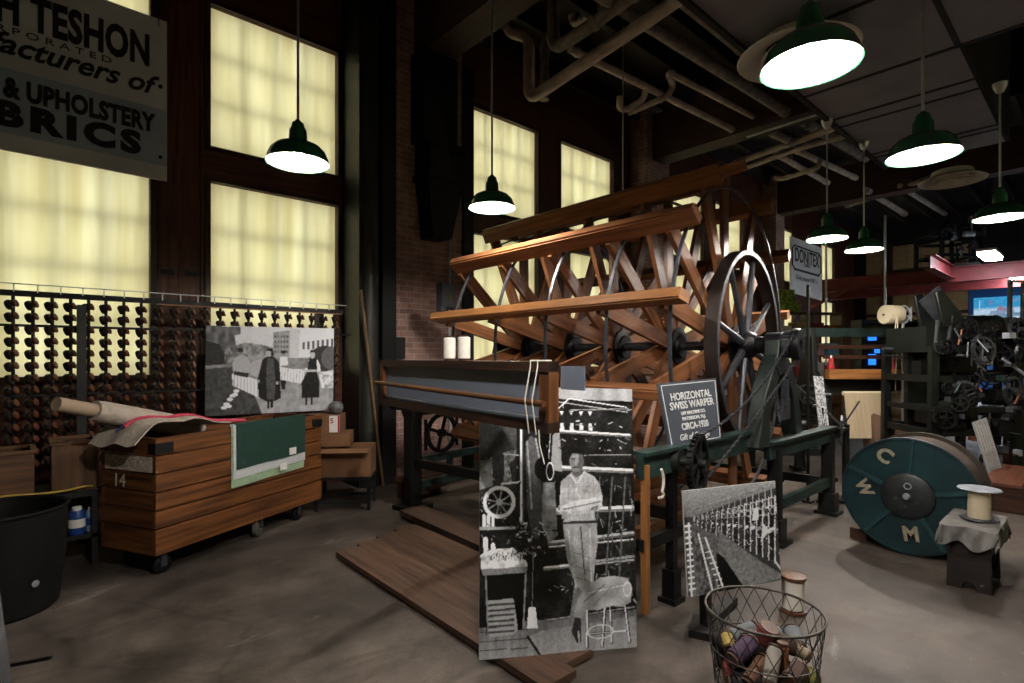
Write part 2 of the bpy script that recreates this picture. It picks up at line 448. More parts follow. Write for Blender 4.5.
def shade_mat():
    nt = NT('cream_blind_cloth'); o = nt.n('ShaderNodeOutputMaterial')
    tc = nt.n('ShaderNodeTexCoord'); mp = nt.n('ShaderNodeMapping'); mp.inputs['Scale'].default_value = (9, 9, .5)
    nt.l(tc.outputs['Object'], mp.inputs[0])
    n1 = nt.n('ShaderNodeTexNoise', i_Scale=1.0, i_Detail=3.0); nt.l(mp.outputs[0], n1.inputs['Vector'])
    r = ramp(nt, n1.outputs['Fac'], [(.3, lin('#e2d9b6')), (.7, lin('#f3edd2'))])
    t = nt.n('ShaderNodeBsdfTranslucent'); d = nt.n('ShaderNodeBsdfDiffuse'); x = nt.n('ShaderNodeMixShader'); x.inputs[0].default_value = .25
    nt.l(r.outputs[0], t.inputs[0]); nt.l(r.outputs[0], d.inputs[0]); nt.l(t.outputs[0], x.inputs[1]); nt.l(d.outputs[0], x.inputs[2]); nt.l(x.outputs[0], o.inputs[0])
    return nt.m
def glass_mat():
    nt = NT('window_glass'); o = nt.n('ShaderNodeOutputMaterial'); t = nt.n('ShaderNodeBsdfTransparent'); g = nt.n('ShaderNodeBsdfGlossy'); g.inputs['Roughness'].default_value = .03
    t.inputs[0].default_value = (.95, .97, .96, 1); x = nt.n('ShaderNodeMixShader'); x.inputs[0].default_value = .05
    nt.l(t.outputs[0], x.inputs[1]); nt.l(g.outputs[0], x.inputs[2]); nt.l(x.outputs[0], o.inputs[0]); return nt.m
BRICK, SHADE, GLASS = brick_mat(), shade_mat(), glass_mat()
DARKW = mat('sooty_dark_wall', '#120e0d', .8, 0, .4, 3)
ROOFM = mat('dark_roof_boards', '#2a1f1a', .85, 0, .5, 2, (1, 8, 1))
BEAMW = wood('old_beam_wood', '#2e1d18', '#452c24', .7)
SOFF = mat('grey_duct_panel', '#85838d', .6, .1, .12, 3)
SOFG = mat('dark_panel_joint', '#1d1c1f', .7, 0, .1, 3)
VENTM = mat('white_vent_enamel', '#cfc6bc', .5, 0, .1, 6)
SHAFT = mat('dark_shaft_lining', '#0c0b0c', .9, 0, .2, 3)
X0, X1, Y0 = -4.6, 22.3, -5.0
struct(MB().mm(X0, X1, Y0, WY + .3, -.2, 0).build('floor', floor_mat()))
b = MB().mm(X0, X1, Y0, WY + .3, RZ, RZ + .1)
for i in range(16):
    y = Y0 + .5 + i * .7
    b.mm(X0, X1, y, y + .09, RZ - .28, RZ)
struct(b.build('ceiling', ROOFM))
struct(MB().mm(X0 - .2, X0, Y0, WY + .3, 0, RZ).build('wall_back', DARKW))

struct(MB().mm(X1, X1 + .2, Y0, WY + .3, 0, RZ).build('wall_far', DARKW))
WINX = [(-.46, .92), (1.44, 2.8), (4.81, 6.16), (6.71, 8.13), (10.1, 11.45), (12.0, 13.4), (15.4, 16.7), (18.9, 20.15)]
ZL, ZU = (1.33, 3.30), (3.66, 5.12)
b = MB()
b.mm(X0, X1, WY, WY + .25, 0, ZL[0]); b.mm(X0, X1, WY, WY + .25, ZU[1], RZ); b.mm(X0, X1, WY, WY + .25, ZL[1], ZU[0])
xs = [X0] + [x for w in WINX for x in w] + [X1]
for i in range(0, len(xs), 2):
    for z in (ZL, ZU): b.mm(xs[i], xs[i + 1], WY, WY + .25, *z)
struct(b.build('wall_left', W_RED))
n = 0
for i, (a, c) in enumerate(WINX):
    for z0, z1 in (ZL, ZU):
        n += 1
        root = bpy.data.objects.new(f'window_{n}', None); COL.objects.link(root); root.location = ((a + c) / 2, WY, z0); struct(root)
        XF[root.name] = Matrix.Translation(root.location)
        m = MB()                                     # dark frame lining the opening on the room side
        for q in ((a - .05, a), (c, c + .05)): m.mm(*q, WY - .03, WY + .02, z0 - .05, z1 + .05)
        for q in ((z0 - .05, z0), (z1, z1 + .05)): m.mm(a, c, WY - .03, WY + .02, *q)
        m.build('frame', W_DARK, root)
        m = MB(); nr = 4 if z0 < 2 else 3
        for k in range(1, 4): x = a + (c - a) * k / 4; m.mm(x - .014, x + .014, WY + .105, WY + .14, z0, z1)
        for k in range(1, nr): z = z0 + (z1 - z0) * k / nr; m.mm(a, c, WY + .105, WY + .14, z - .014, z + .014)
        m.build('muntins', W_DARK, root)
        MB().mm(a, c, WY + .142, WY + .148, z0, z1).build('pane', GLASS, root)
        MB().mm(a, c, WY + .058, WY + .06, z0, z1).build('roller_blind', SHADE, root)
# windows added to the unseen opposite wall, as fill light from behind the camera
b = MB(); FILL_WINX = [(-3.6, -2.2), (-1.6, -.2)] + WINX[2:6]
b.mm(X0, X1, Y0 - .25, Y0, 0, 1.0); b.mm(X0, X1, Y0 - .25, Y0, 5.3, RZ)
xs = [X0] + [x for w in FILL_WINX for x in w] + [X1]
for i in range(0, len(xs), 2): b.mm(xs[i], xs[i + 1], Y0 - .25, Y0, 1.0, 5.3)
struct(b.build('wall_right', W_RED))
for a, c in FILL_WINX:
    n += 1
    root = bpy.data.objects.new(f'window_{n}', None); COL.objects.link(root); root.location = ((a + c) / 2, Y0, 1.0); struct(root)
    XF[root.name] = Matrix.Translation(root.location)
    m = MB()
    for k in range(5): x = a + .02 + (c - a - .04) * k / 4; m.mm(x - .02, x + .02, Y0 - .14, Y0 - .1, 1.0, 5.3)
    for k in range(9): z = 1.02 + 4.26 * k / 8; m.mm(a, c, Y0 - .14, Y0 - .1, z - .02, z + .02)
    m.build('muntins', W_DARK, root)
    MB().mm(a, c, Y0 - .125, Y0 - .12, 1.0, 5.3).build('pane', GLASS, root)
    MB().mm(a, c, Y0 - .06, Y0 - .058, 1.0, 5.3).build('roller_blind', SHADE, root)
# brick piers, steel column, mullion details
PIERS = [(-1.95, -.95), (3.31, 4.39), (8.72, 9.5), (14.6, 15.15)]
for i, (a, c) in enumerate(PIERS):
    struct(MB().mm(a, c, 5.85, WY, 0, RZ, 0, True).build(f'pillar_{i+1}', BRICK))
    x = (a + c) / 2
    struct(MB().mm(x - .2, x + .2, Y0, 6.2, 5.25, 6.1).build(f'ceiling_beam_{i+1}', BEAMW))
STEELG = mat('grey_green_column_paint', '#23241f', .5, .1, .25, 3)
b = MB().cyl((3.0, 5.8, 0), (3.0, 5.8, RZ), .12, 20); struct(b.build('column_1', STEELG))
struct(MB().mm(3.13, 3.31, 5.7, 6.2, 0, RZ).mm(2.86, 2.9, 5.75, 6.2, 0, RZ).build('trim_1', BLKST))
struct(MB().mm(4.39, 4.56, 5.8, 6.2, 0, 5.4).build('trim_2', BLKST))
b = MB()
for x in (1.0, 1.17, 1.36, 6.24, 6.43, 6.63): b.mm(x - .012, x + .012, WY - .022, WY, 0, 5.3)
b.mm(1.02, 1.34, WY - .015, WY, 0, 5.3); b.mm(6.26, 6.61, WY - .015, WY, 0, 5.3)
struct(b.build('trim_3', W_RED))
t = 0
for px, py in ((167, 272), (192, 273.5)):
    p = onY(px, py, WY - .02)
    o = MB().box((p.x, WY - .026, p.z), (.12, .012, .05)).box((p.x, WY - .04, p.z), (.05, .03, .02)).build('latch_plate', BLKST)
    tag(o, ['small black latch plate on the wooden post left of its groove', 'small black latch plate on the wooden post right of its groove'][t], 'latch'); t += 1
# black steel bracket carrying the beam on the brick pier
br = thing('beam_bracket', 'black steel bracket bolted to the brick pier under the beam', 'bracket', (3.85, 5.85, 2.98))
MB().mm(3.66, 4.2, 5.5, 5.85, 3.75, 4.15).mm(3.62, 4.24, 5.46, 5.85, 3.68, 3.75).build('shoe', BLKST, br, bevel=.01)
MB().prism([(3.74, 2.98), (4.02, 2.98), (4.2, 3.68), (3.66, 3.68)], (0, 5.7, 0), (1, 0, 0), (0, 0, 1), .3).build('corbel', BLKST, br, bevel=.01)
MB().mm(3.6, 4.1, 5.55, 5.85, 4.15, 5.25).build('post', BLKST, br, bevel=.01)
b = MB()
for x in (3.72, 4.0, 4.14):
    for z in (3.82, 4.05): b.cyl((x, 5.5, z), (x, 5.47, z), .02, 8)
b.build('bolts', IRON, br)
# wall box and conduit on the pier
p0 = onY(438.5, 283, 5.8); p1 = onY(452, 308, 5.8)
eb = thing('electrical_box', 'grey metal electrical switch box on the brick pier', 'electrical box', (p0.x, 5.85, p1.z))
MB().mm(p0.x, p1.x, 5.72, 5.85, p1.z, p0.z).build('enclosure', GREYPL, eb, bevel=.008)
MB().mm(p0.x + .02, p1.x - .02, 5.71, 5.72, p1.z + .02, p0.z - .02).build('cover', GREYPL, eb, bevel=.004)
c = (p0.x + p1.x) / 2
MB().mm(c - .0, c + .03, 5.705, 5.71, p1.z + .1, p1.z + .17).build('warning_sticker', mat('yellow_sticker', '#a38a2c', .6), eb)
MB().mm(p0.x - .0, p0.x + .09, 5.75, 5.85, p1.z - .11, p1.z).build('junction_box', GREYPL, eb, bevel=.006)
o = MB().tube([(p1.x - .03, 5.82, 4.0), (p1.x - .03, 5.82, p0.z + .002)], .017, 10).tube([(p1.x - .03, 5.82, p1.z - .002), (p1.x - .03, 5.82, 0)], .017, 10).build('conduit', ROD)
tag(o, 'thin grey conduit running up the brick pier from the switch box', 'conduit')
# ---------------------------------------------------------------- soffit of grey panels, round diffusers
SZ = 3.95
b = MB().mm(-3, 8.3, .8, 1.97, SZ, SZ + .5).mm(-3, 5.5, Y0, .8, SZ, SZ + .5).mm(8.3, 15, Y0, .3, SZ - .05, SZ + .5)
struct(b.build('ceiling_panel_1', SOFF))
b = MB()
for x in (.9, 2.6, 4.3, 5.45): b.mm(x, x + .04, Y0, 1.97, SZ - .006, SZ)
for x in (6.2, 6.45, 7.6, 7.75): b.mm(x, x + .04, .8, 1.97, SZ - .006, SZ)
b.mm(-3, 8.3, 1.93, 1.972, SZ - .03, SZ + .02); b.mm(-3, 5.5, .78, .82, SZ - .006, SZ)
for x in (9.2, 10.4, 11.6, 13): b.mm(x, x + .04, Y0, .3, SZ - .056, SZ - .05)
struct(b.build('trim_4', SOFG))
struct(MB().mm(5.5, 8.3, .76, .8, SZ, RZ).mm(5.46, 5.5, Y0, .8, SZ + .5, RZ).mm(8.3, 8.34, Y0, .8, SZ + .5, RZ).build('trim_5', SHAFT))
def vent(px, py, r, label):
    p = onz(px, py, SZ - .12)
    v = thing('ceiling_vent', label, 'vent', (p.x, p.y, SZ - .14), 0, 'round ceiling vents')
    MB().lathe([(r * .55, .14), (r * .55, .06), (r * .62, .05), (r, 0), (r * 1.02, .01), (r * .66, .08), (r * .6, .14)], p + V(0, 0, -.02), (0, 0, 1), 40, ring=True).build('outer_ring', VENTM, v)
    m = MB()
    for k in (.5, .34, .19): m.lathe([(r * k, .03), (r * (k + .1), -.015), (r * (k + .1), -.005), (r * k, .04)], p, (0, 0, 1), 32, ring=True)
    m.bar(p + V(-r * .6, 0, .035), p + V(r * .6, 0, .035), .02, .01); m.bar(p + V(0, -r * .6, .035), p + V(0, r * .6, .035), .02, .01)
    m.build('louvre_cones', VENTM, v)
    MB().lathe([(r * .54, 0), (r * .54, .01)], p + V(0, 0, .1), (0, 0, 1), 32).build('duct_mouth', SHAFT, v)
vent(797, 54, .42, 'round white ceiling vent just behind the nearest green lamp')
vent(952, 180, .36, 'round white ceiling vent behind the second nearest green lamp')
# ---------------------------------------------------------------- pendant lamps
LR, LZ = .19, 2.72
BULBS = {}
def bulb_mat(p):
    if p not in BULBS: BULBS[p] = emit(f'lit_bulb_{len(BULBS)}', (1.0, .92, .83), 900 * p)
    return BULBS[p]
def make_lamp(x, y, top, label, power=1.0):
    L = thing('pendant_lamp', label, 'lamp', (x, y, LZ), 0, 'green enamel pendant lamps')
    z = LZ
    pr = [(.05, .135), (.06, .127), (.095, .12), (.134, .102), (.164, .071), (.18, .035), (LR, .0)]
    sh = MB().lathe([(r, h) for r, h in pr] + [(LR + .003, -.004), (LR - .004, 0)], (x, y, z), (0, 0, 1), 36)
    sh.f = [f for f in sh.f if len(f) < 30]; sh.uv = sh.uv[:len(sh.f)]; sh.mi = sh.mi[:len(sh.f)]
    s = sh.build('shade', ENAM, L)
    pi = [(.03, .118), (.093, .112), (.13, .095), (.159, .067), (.176, .033), (LR - .004, .0)]
    q = MB().lathe(pi, (x, y, z), (0, 0, 1), 36); q.f = [f for f in q.f if len(f) < 30]; q.uv = q.uv[:len(q.f)]; q.mi = q.mi[:len(q.f)]
    q.build('reflector', ENAMW, s)
    MB().lathe([(.05, .128), (.056, .13), (.052, .2), (.04, .225), (.034, .25), (.018, .262), (.013, .27)], (x, y, z), (0, 0, 1), 24).build('neck', ENAM, L)
    MB().cyl((x, y, z + .262), (x, y, top - .03), .0085, 8).build('rod', ROD, L)
    MB().lathe([(.012, -.09), (.03, -.075), (.05, -.03), (.055, 0)], (x, y, top), (0, 0, 1), 20).build('ceiling_plate', ROD, L)
    MB().lathe([(.001, 0), (.025, .005), (.036, .025), (.032, .05), (.018, .08), (.016, .115)], (x, y, z + .012), (0, 0, 1), 14).build('bulb', bulb_mat(power), L)
    return L
LAMPS = [(298, 163, 6.0, 'green pendant lamp in front of the upper tall window at left'),
         (492, 208, 5.4, 'green pendant lamp beside the brick pier in front of a window'),
         (810, 66, SZ, 'largest green pendant lamp nearest the camera under the grey soffit'),
         (923, 156, SZ, 'green pendant lamp in front of the smaller round vent'),
         (827, 239, SZ, 'green pendant lamp hanging just over the white fabrics sign'),
         (864, 250, SZ, 'green pendant lamp right of the white fabrics sign, lowest hung in view'),
         (1000, 218, SZ - .05, 'green pendant lamp at the right edge over the silver machines')]
for (px, py, top, lab), pw in zip(LAMPS, (.22, 2.0, 1.5, 1, 2.4, 2.4, 1.2)):
    p = onz(px, py, LZ); make_lamp(p.x, p.y, top, lab, pw)
make_lamp(.85, .8, SZ, 'added green pendant lamp overhead out of view, lighting the picture boards from the front', 3.2)  # extra lamp added above the view, to light the boards from the front
# ---------------------------------------------------------------- overhead pipes
def pipe(pts, r, label, m=PIPE, z=5.0, joints=True):
    P = [onz(x, y, zz + .35 * (m is not ROD) * (zz < 5.5)) if True else None for x, y, zz in [(q + (z,))[:3] for q in pts]]
    Q = [P[0]]
    for i in range(1, len(P) - 1):                    # rounded elbows
        a = (P[i - 1] - P[i]); c = (P[i + 1] - P[i]); k = min(r * 2.2, a.length * .45, c.length * .45)
        a = P[i] + a.normalized() * k; c = P[i] + c.normalized() * k
        for t in (0, .25, .5, .75, 1): Q.append(a * (1 - t) ** 2 + P[i] * 2 * t * (1 - t) + c * t * t)
    Q.append(P[-1])
    b = MB().tube(Q, r, 12)
    if joints:
        for i in range(len(P) - 1):
            d = (P[i + 1] - P[i]); L = d.length; d.normalize()
            for t in (r * 2.4, L - r * 2.4):
                if L > r * 7: b.cyl(P[i] + d * (t - r * .5), P[i] + d * (t + r * .5), r * 1.18, 12)
    o = b.build('ceiling_pipe', m); tag(o, label, 'pipe'); return o
def vz(px, py, d): return (px, py, EYE + (HY - py) / FPX * d - .35 * (EYE + (HY - py) / FPX * d - .35 < 5.5))
pipe([vz(506, 2, 7.2), vz(508, 33, 7.2), vz(529, 36, 7.1), vz(529, 100, 7.0), vz(656, 15, 5.9), vz(720, -30, 5.4)], .075, 'long beige pipe with a bend, lowest of the overhead pipes', joints=False)
pipe([vz(553, -25, 6.6), vz(553, 50, 6.6), vz(582, 32, 6.2), vz(650, -18, 5.6)], .075, 'beige pipe dropping from the roof to an elbow beside the lowest pipe', PIPE2)
pipe([vz(573, -25, 7.6), vz(573, 26, 7.6), vz(640, -20, 6.8)], .06, 'thin beige pipe behind the dropping elbow pipe')
pipe([vz(544, 100, 8.0), vz(545, 38, 8.0), vz(560, 5, 8.0)], .07, 'upright beige pipe right of the lowest bend', PIPE2)
pipe([(570, 49), (735, 131)], .05, 'beige pipe running toward the beam above the reel, with a loop off it')
pipe([(646, 86), (644, 99, 4.9), (626, 110, 4.75), (619, 108, 4.75), (620, 96, 4.9)], .045, 'small looped beige pipe below the straight pipe above the reel')
pipe([(628, 113, 4.8), (668, 96, 4.95), (673, 86, 5.1), (668, 72, 5.1), (758, 119, 5.1)], .045, 'zigzag beige pipe right of the small loop')
pipe([(575, -21), (790, 115)], .075, 'thick lagged pipe running between the near vent and the zigzag pipe', PIPE2)
pipe([(672, -6, 5.2), (744, 53, 5.2)], .06, 'lagged pipe along the edge of the grey soffit', PIPE2, 5.2)
pipe([(735, 163), (811, 136), (846, 123)], .06, 'beige pipe crossing beyond the great beam, right of the reel top')
pipe([(740, 170, 4.8), (800, 148, 4.8), (846, 136, 4.8)], .045, 'thinner beige pipe just under the crossing pipe')
pipe([(770, 131), (792, 143)], .07, 'short beige pipe stub beyond the great beam', PIPE2)
pipe([(794, 149), (856, 178)], .055, 'beige pipe slanting away beyond the great beam, right one')
pipe([(776, 154), (828, 183)], .055, 'beige pipe slanting away beyond the great beam, left one')
pipe([(820, 160, 4.9), (818, 168, 4.7), (782, 179, 4.7), (775, 178, 4.7)], .045, 'hooked beige pipe over the fabrics sign')
pipe([(802, 120, 5.2), (866, 158, 5.2)], .09, 'thickest lagged pipe beyond the beam beside the soffit', PIPE2)
pipe([(866, 190), (905, 214)], .07, 'far beige pipe above the beige wall boards', PIPE2)
pipe([(846, 206), (930, 178)], .06, 'far crossing pipe below the round vent', PIPE2)
pipe([(900, 186), (945, 214)], .06, 'far pipe beside the round vent running away', PIPE2)
pipe([(747, 137, 5.2), (829, 110.5, 5.2)], .02, 'thin conduit along the lower edge of the great beam', ROD, 5.38, False)
p = onY(400, 357, 5.83)
o = MB().mm(p.x - .07, p.x + .07, 5.825, 5.85, p.z - .02, p.z + .24).build('slate_panel', mat('dark_slate', '#1d1c1e', .6)); tag(o, 'small dark slate panel fixed low on the brick pier', 'panel')
p = at(623, 205, 6.9)
o = MB().cyl((p.x, p.y, p.z), (p.x, p.y, 6.1), .008, 6).lathe([(.012, -.05), (.02, -.02), (.01, 0)], p, (0, 0, 1), 8).build('hanging_cable', ROD)
tag(o, 'thin grey cable hanging from the roof behind the reel', 'cable')
# ================================================================ the warper
_c = cw(1.948, 4.6)
AX = 1.6
WARP = thing('horizontal_warper', 'huge horizontal warping reel of oak beams and spokes with iron flywheel', 'warping machine', (_c.x, _c.y, 0), math.radians(6.82))
def wl(p):
    """world -> warper local"""
    return XF[WARP.name].inverted() @ Vector(p)
NB = 14; TH0 = math.radians(12.0); TS = 2 * PI / NB
R0, R1 = 1.45, 1.33
def RBt(t): return R0 + (R1 - R0) * t / 2.4
RINGS = [.11, .62, 1.2, 1.78, 2.36]
def rad(th, r, t): return V(-r * math.cos(th), t, AX + r * math.sin(th))
OVER0 = [-.1, -.08, -.06, .1, -.08, -.1, -.02, -.02, -.02, -.02, -.02, -.02, -.02, -.02]
for i in range(NB):
    th = TH0 + TS * i
    rv = V(-math.cos(th), 0, math.sin(th))
    m = MB().bar(rad(th, R0 - .02, OVER0[i]), rad(th, R1 - .02, 2.44), .078, .125, rv)
    m.bar(rad(th, R0 + .05, OVER0[i] + .01), rad(th, R1 + .05, 2.43), .056, .02, rv)
    o = m.build('beam', W_HONEY if i in (0, 2, 4) else W_REEL, WARP, True, bevel=.006)
    if i == 2:
        MB().bar(rad(th, R0 + .01, -.24), rad(th, R0 - .01, OVER0[i]), .05, .085, rv).build('extension_bar', W_HONEY, o, True, bevel=.004)
for k, t in enumerate(RINGS):
    for i in range(NB):
        th = TH0 + TS * i
        tv = V(math.sin(th), 0, math.cos(th))
        for_t = t + .03 * (1 if i % 2 else -1)
        MB().bar(rad(th, .1, for_t), rad(th, RBt(for_t) - .08, for_t), .038, .122, tv).build('spoke', W_REEL, WARP, True, bevel=.004)
    m = MB()
    n = 56; pts = [rad(2 * PI * j / n, RBt(t) - .13, t - .07) for j in range(n)]
    for j in range(n):
        a, c = pts[j], pts[(j + 1) % n]
        m.bar(a, c, .024, .016, (a + c) / 2 - V(0, t - .07, AX))
    m.build('ring', IRON2, WARP, True)
    m = MB().lathe([(.04, -.1), (.1, -.1), (.12, -.07), (.12, .07), (.1, .1), (.04, .1)], (0, t, AX), (0, 1, 0), 24, ring=True)
    m.lathe([(.1, -.085), (.17, -.075), (.17, -.06), (.1, -.055)], (0, t, AX), (0, 1, 0), 28, ring=True)
    m.build('hub', IRON, WARP, True)
MB().cyl((0, -.4, AX), (0, 2.78, AX), .042, 20).build('axle', IRON2, WARP, True)
# flywheel
fr = .79; f0, f1 = -.085, .015
fly = MB().lathe([(fr, f0), (fr, f1), (fr - .045, f1), (fr - .03, (f0 + f1) / 2), (fr - .045, f0)], (0, 0, AX), (0, 1, 0), 72, ring=True)
fly = fly.build('flywheel', RIMB, WARP, True, bevel=.004)
rimf = MB().lathe([(fr - .002, f0 - .004), (fr - .002, f0), (fr - .04, f0), (fr - .04, f0 - .004)], (0, 0, AX), (0, 1, 0), 72, ring=True)
rimf.build('rim_face', IRON2, fly, True)
for i in range(8):
    th = TH0 * .3 + 2 * PI * i / 8 + .18
    MB().tube([rad(th, .09, (f0 + f1) / 2), rad(th, .4, (f0 + f1) / 2), rad(th, fr - .035, (f0 + f1) / 2)], [.034, .026, .022], 8).build('flywheel_spoke', IRON2, fly, True)
MB().lathe([(.045, -.09), (.085, -.09), (.105, -.06), (.12, -.03), (.12, .03), (.105, .06), (.045, .06)], (0, (f0 + f1) / 2, AX), (0, 1, 0), 28, ring=True).build('flywheel_hub', IRON, fly, True)
# axle end: collar, pulley and gear
MB().lathe([(.045, 0), (.09, 0), (.1, .03), (.07, .05), (.07, .12), (.045, .12)], (0, -.24, AX), (0, 1, 0), 24, ring=True).build('collar', IRON, WARP, True)
def gear(name, o, ax, r, teeth, th, m, par, local=True, spokes=5, rim=.18, hub=.2):
    """toothed wheel about ax through o"""
    x, y, z = frame((0, 0, 0), ax); o = Vector(o)
    g = MB().lathe([(r * (1 - rim), -th / 2), (r, -th / 2), (r, th / 2), (r * (1 - rim), th / 2)], o, ax, 40, ring=True)
    for k in range(teeth):
        a = 2 * PI * k / teeth; d = x * math.cos(a) + y * math.sin(a)
        g.bar(o + d * (r - .004), o + d * (r * 1.07 + .004), r * 3.0 / teeth, th * .8, ax)
    for k in range(spokes):
        a = 2 * PI * k / spokes + .3; d = x * math.cos(a) + y * math.sin(a)
        g.bar(o + d * r * hub * .8, o + d * r * (1 - rim * .7), r * .16, th * .6, ax)
    g.lathe([(r * .06, -th), (r * hub, -th), (r * hub, th), (r * .06, th)], o, ax, 20, ring=True)
    return g.build(name, m, par, local)
gear('axle_gear', (0, -.37, AX), (0, 1, 0), .1, 20, .07, IRON2, WARP)
MB().lathe([(.045, -.03), (.125, -.03), (.13, 0), (.125, .03), (.045, .03)], (0, -.43, AX), (0, 1, 0), 28, ring=True).build('chain_wheel', IRON, WARP, True)
# near end frame: slanted rails, legs, arched bearing casting
A0 = V(-1.95, -.06, 0); A1 = V(1.3, -.44, 0); du = (A1 - A0).normalized(); dn = V(-du.y, du.x, 0)
def fr_(s, z=0, off=0): return A0 + du * s + V(0, 0, z) + dn * off
MB().bar(fr_(.02, .87), fr_(1.75, .87), .05, .14).bar(fr_(.02, .945), fr_(1.75, .945), .1, .02).build('end_rail', GREENM, WARP, True, bevel=.004)
MB().bar(fr_(1.75, .75), fr_(3.25, .75), .05, .12).bar(fr_(1.75, .82), fr_(3.25, .82), .11, .02).bar(fr_(1.75, .3), fr_(3.2, .3), .05, .08).build('end_rail', GREENM, WARP, True, bevel=.004)
MB().bar(fr_(.02, .42), fr_(1.8, .42), .05, .07).build('end_rail', IRON, WARP, True, bevel=.004)
for s in (.36, 1.9, 3.15):
    q_ = .6 if s < 1 else 1
    m = MB().bar(fr_(s, .0), fr_(s, .84 if s < 1 else .76), .09 * q_, .08 * q_, du)
    m.box(fr_(s, .015), (.2 * q_, .2 * q_, .03), math.atan2(du.y, du.x)).bar(fr_(s, .03), fr_(s, .2), .14 * q_, .13 * q_, du)
    m.build('leg', GREEND if s > 1 else IRON, WARP, True, bevel=.006)
MB().bar(fr_(.05, .03, -.02), fr_(.05, .88, -.02), .04, .035, du).build('timber_post', W_HONEY, WARP, True, bevel=.003)
MB().bar(fr_(.0, .34, .25), fr_(1.7, .34, .25), .05, .1).bar(fr_(.0, .68, .3), fr_(1.2, .62, .3), .05, .1).build('timber_rail', W_HONEY, WARP, True, bevel=.004)
a = fr_(.1, .86, -.05); MB().tube([a + V(.03 * math.sin(t * .35), -.04, -.016 * t) if t < 9 else a + V(.03 - .02 * (t - 9), -.04, -.15 - .014 * math.sin((t - 9) * .9)) for t in range(13)], .008, 8).build('white_hook', BLANK, WARP, True)
# arched casting (flat on the end plane, local x across)
cz = .83
outer = [(-.36, cz), (-.33, 1.0), (-.26, 1.2), (-.16, 1.4), (-.1, 1.5), (-.09, 1.66), (.09, 1.66), (.1, 1.5), (.16, 1.4), (.26, 1.2), (.33, 1.0), (.36, cz)]
inner = [(.24, cz), (.22, 1.0), (.16, 1.16), (.1, 1.27), (0, 1.33), (-.1, 1.27), (-.16, 1.16), (-.22, 1.0), (-.24, cz)]
m = MB()
k = [(-.62, cz), (-.56, 1.0), (-.44, 1.24), (-.24, 1.44), (-.1, 1.34), (-.27, 1.2), (-.36, 1.0), (-.4, cz)]
for q in (k, [(-x, z) for x, z in k], [(-.24, 1.44), (-.13, 1.52), (-.11, 1.64), (.11, 1.64), (.13, 1.52), (.24, 1.44), (.1, 1.34), (0, 1.37), (-.1, 1.34)]):
    m.prism(q, (0, -.27, 0), (1, 0, 0), (0, 0, 1), .12)
cast = m.build('bearing_frame', mat('oily_green_casting', '#141c1a', .45, .2, .3, 8, col2='#202c29'), WARP, True, bevel=.012)
MB().box((0.0, -.34, 1.08), (.2, .03, .16)).box((0, -.34, 1.22), (.06, .05, .2)).build('bearing_plate', IRON2, cast, True, bevel=.005)
MB().lathe([(.0, -.06), (.1, -.06), (.1, .07), (.0, .07)], (0, -.27, AX), (0, 1, 0), 24).build('bearing_cap', IRON, cast, True, bevel=.006)
# second round iron guard behind the casting
# roller, sprocket and its chain
S0 = wl(cw(1.115, 3.25, .86)); 
roll0 = wl(cw(.675, 3.58, .87)); sd = (S0 - roll0).normalized()
MB().cyl(roll0 - sd * .5, S0 - sd * .14, .055, 20).build('roller', mat('brown_roller', '#4b352c', .5, .1, .25, 8), WARP, True)
MB().cyl(S0 - sd * .19, S0 - sd * .1, .075, 20).cyl(S0 - sd * .1, S0 + sd * .05, .028, 12).build('roller_collar', GREEND, WARP, True)
gear('sprocket', S0, sd, .165, 30, .035, IRON, WARP, spokes=6, rim=.14)
def chain(pts, name, m, par, pitch=.03, w=.02):
    """links along a polyline (world/local)"""
    b = MB(); P = [Vector(p) for p in pts]
    seg = [(P[i + 1] - P[i]).length for i in range(len(P) - 1)]; L = sum(seg); n = int(L / pitch)
    def pt(s):
        for i, q in enumerate(seg):
            if s <= q or i == len(seg) - 1: return P[i].lerp(P[i + 1], min(1, s / q))
            s -= q
    for k in range(n):
        a, c = pt(L * k / n), pt(L * (k + 1) / n)
        if k % 2: b.bar(a, c, w, .008)
        else: b.bar(a, c, w * .45, .016)
    return b.build(name, m, par, True)
C0 = V(0, -.43, AX)
sx, sy, _ = frame((0, 0, 0), sd)
def arc(p, q, sag):
    p, q = Vector(p), Vector(q)
    return [p.lerp(q, i / 14) - V(0, 0, sag * 4 * (i / 14) * (1 - i / 14)) for i in range(15)]
top = S0 + V(0, 0, .165); bot = S0 + V(.12, 0, -.12)
chain(arc(top, C0 + V(-.06, 0, .11), .13), 'drive_chain', IRON2, WARP)
chain(arc(bot, C0 + V(.1, 0, -.08), .02), 'drive_chain', IRON2, WARP)
# far end frame
m = MB()
for x in (-1.34, 1.34):
    MB().bar((x, 2.72, 0), (x, 2.72, 1.02), .13, .12, (0, 1, 0)).box((x, 2.72, .02), (.3, .26, .04)).prism([(x - .06, .9), (x + .06, .9), (x + .12, 1.06), (x - .12, 1.06)], (0, 2.72, 0), (1, 0, 0), (0, 0, 1), .16).build('leg', GREEND, WARP, True, bevel=.008)
MB().bar((-1.34, 2.72, .98), (1.34, 2.72, .98), .1, .12).build('end_rail', GREEND, WARP, True, bevel=.006)
MB().bar((-1.28, 2.66, .48), (1.28, 2.66, .48), .05, .07).bar((-1.28, 2.66, .24), (1.28, 2.66, .24), .05, .07).bar((-.9, 2.66, .24), (-.9, 2.66, .48), .05, .05, (0, 1, 0)).bar((-.3, 2.66, .24), (-.3, 2.66, .48), .05, .05, (0, 1, 0)).build('end_rail', GREENM, WARP, True, bevel=.004)
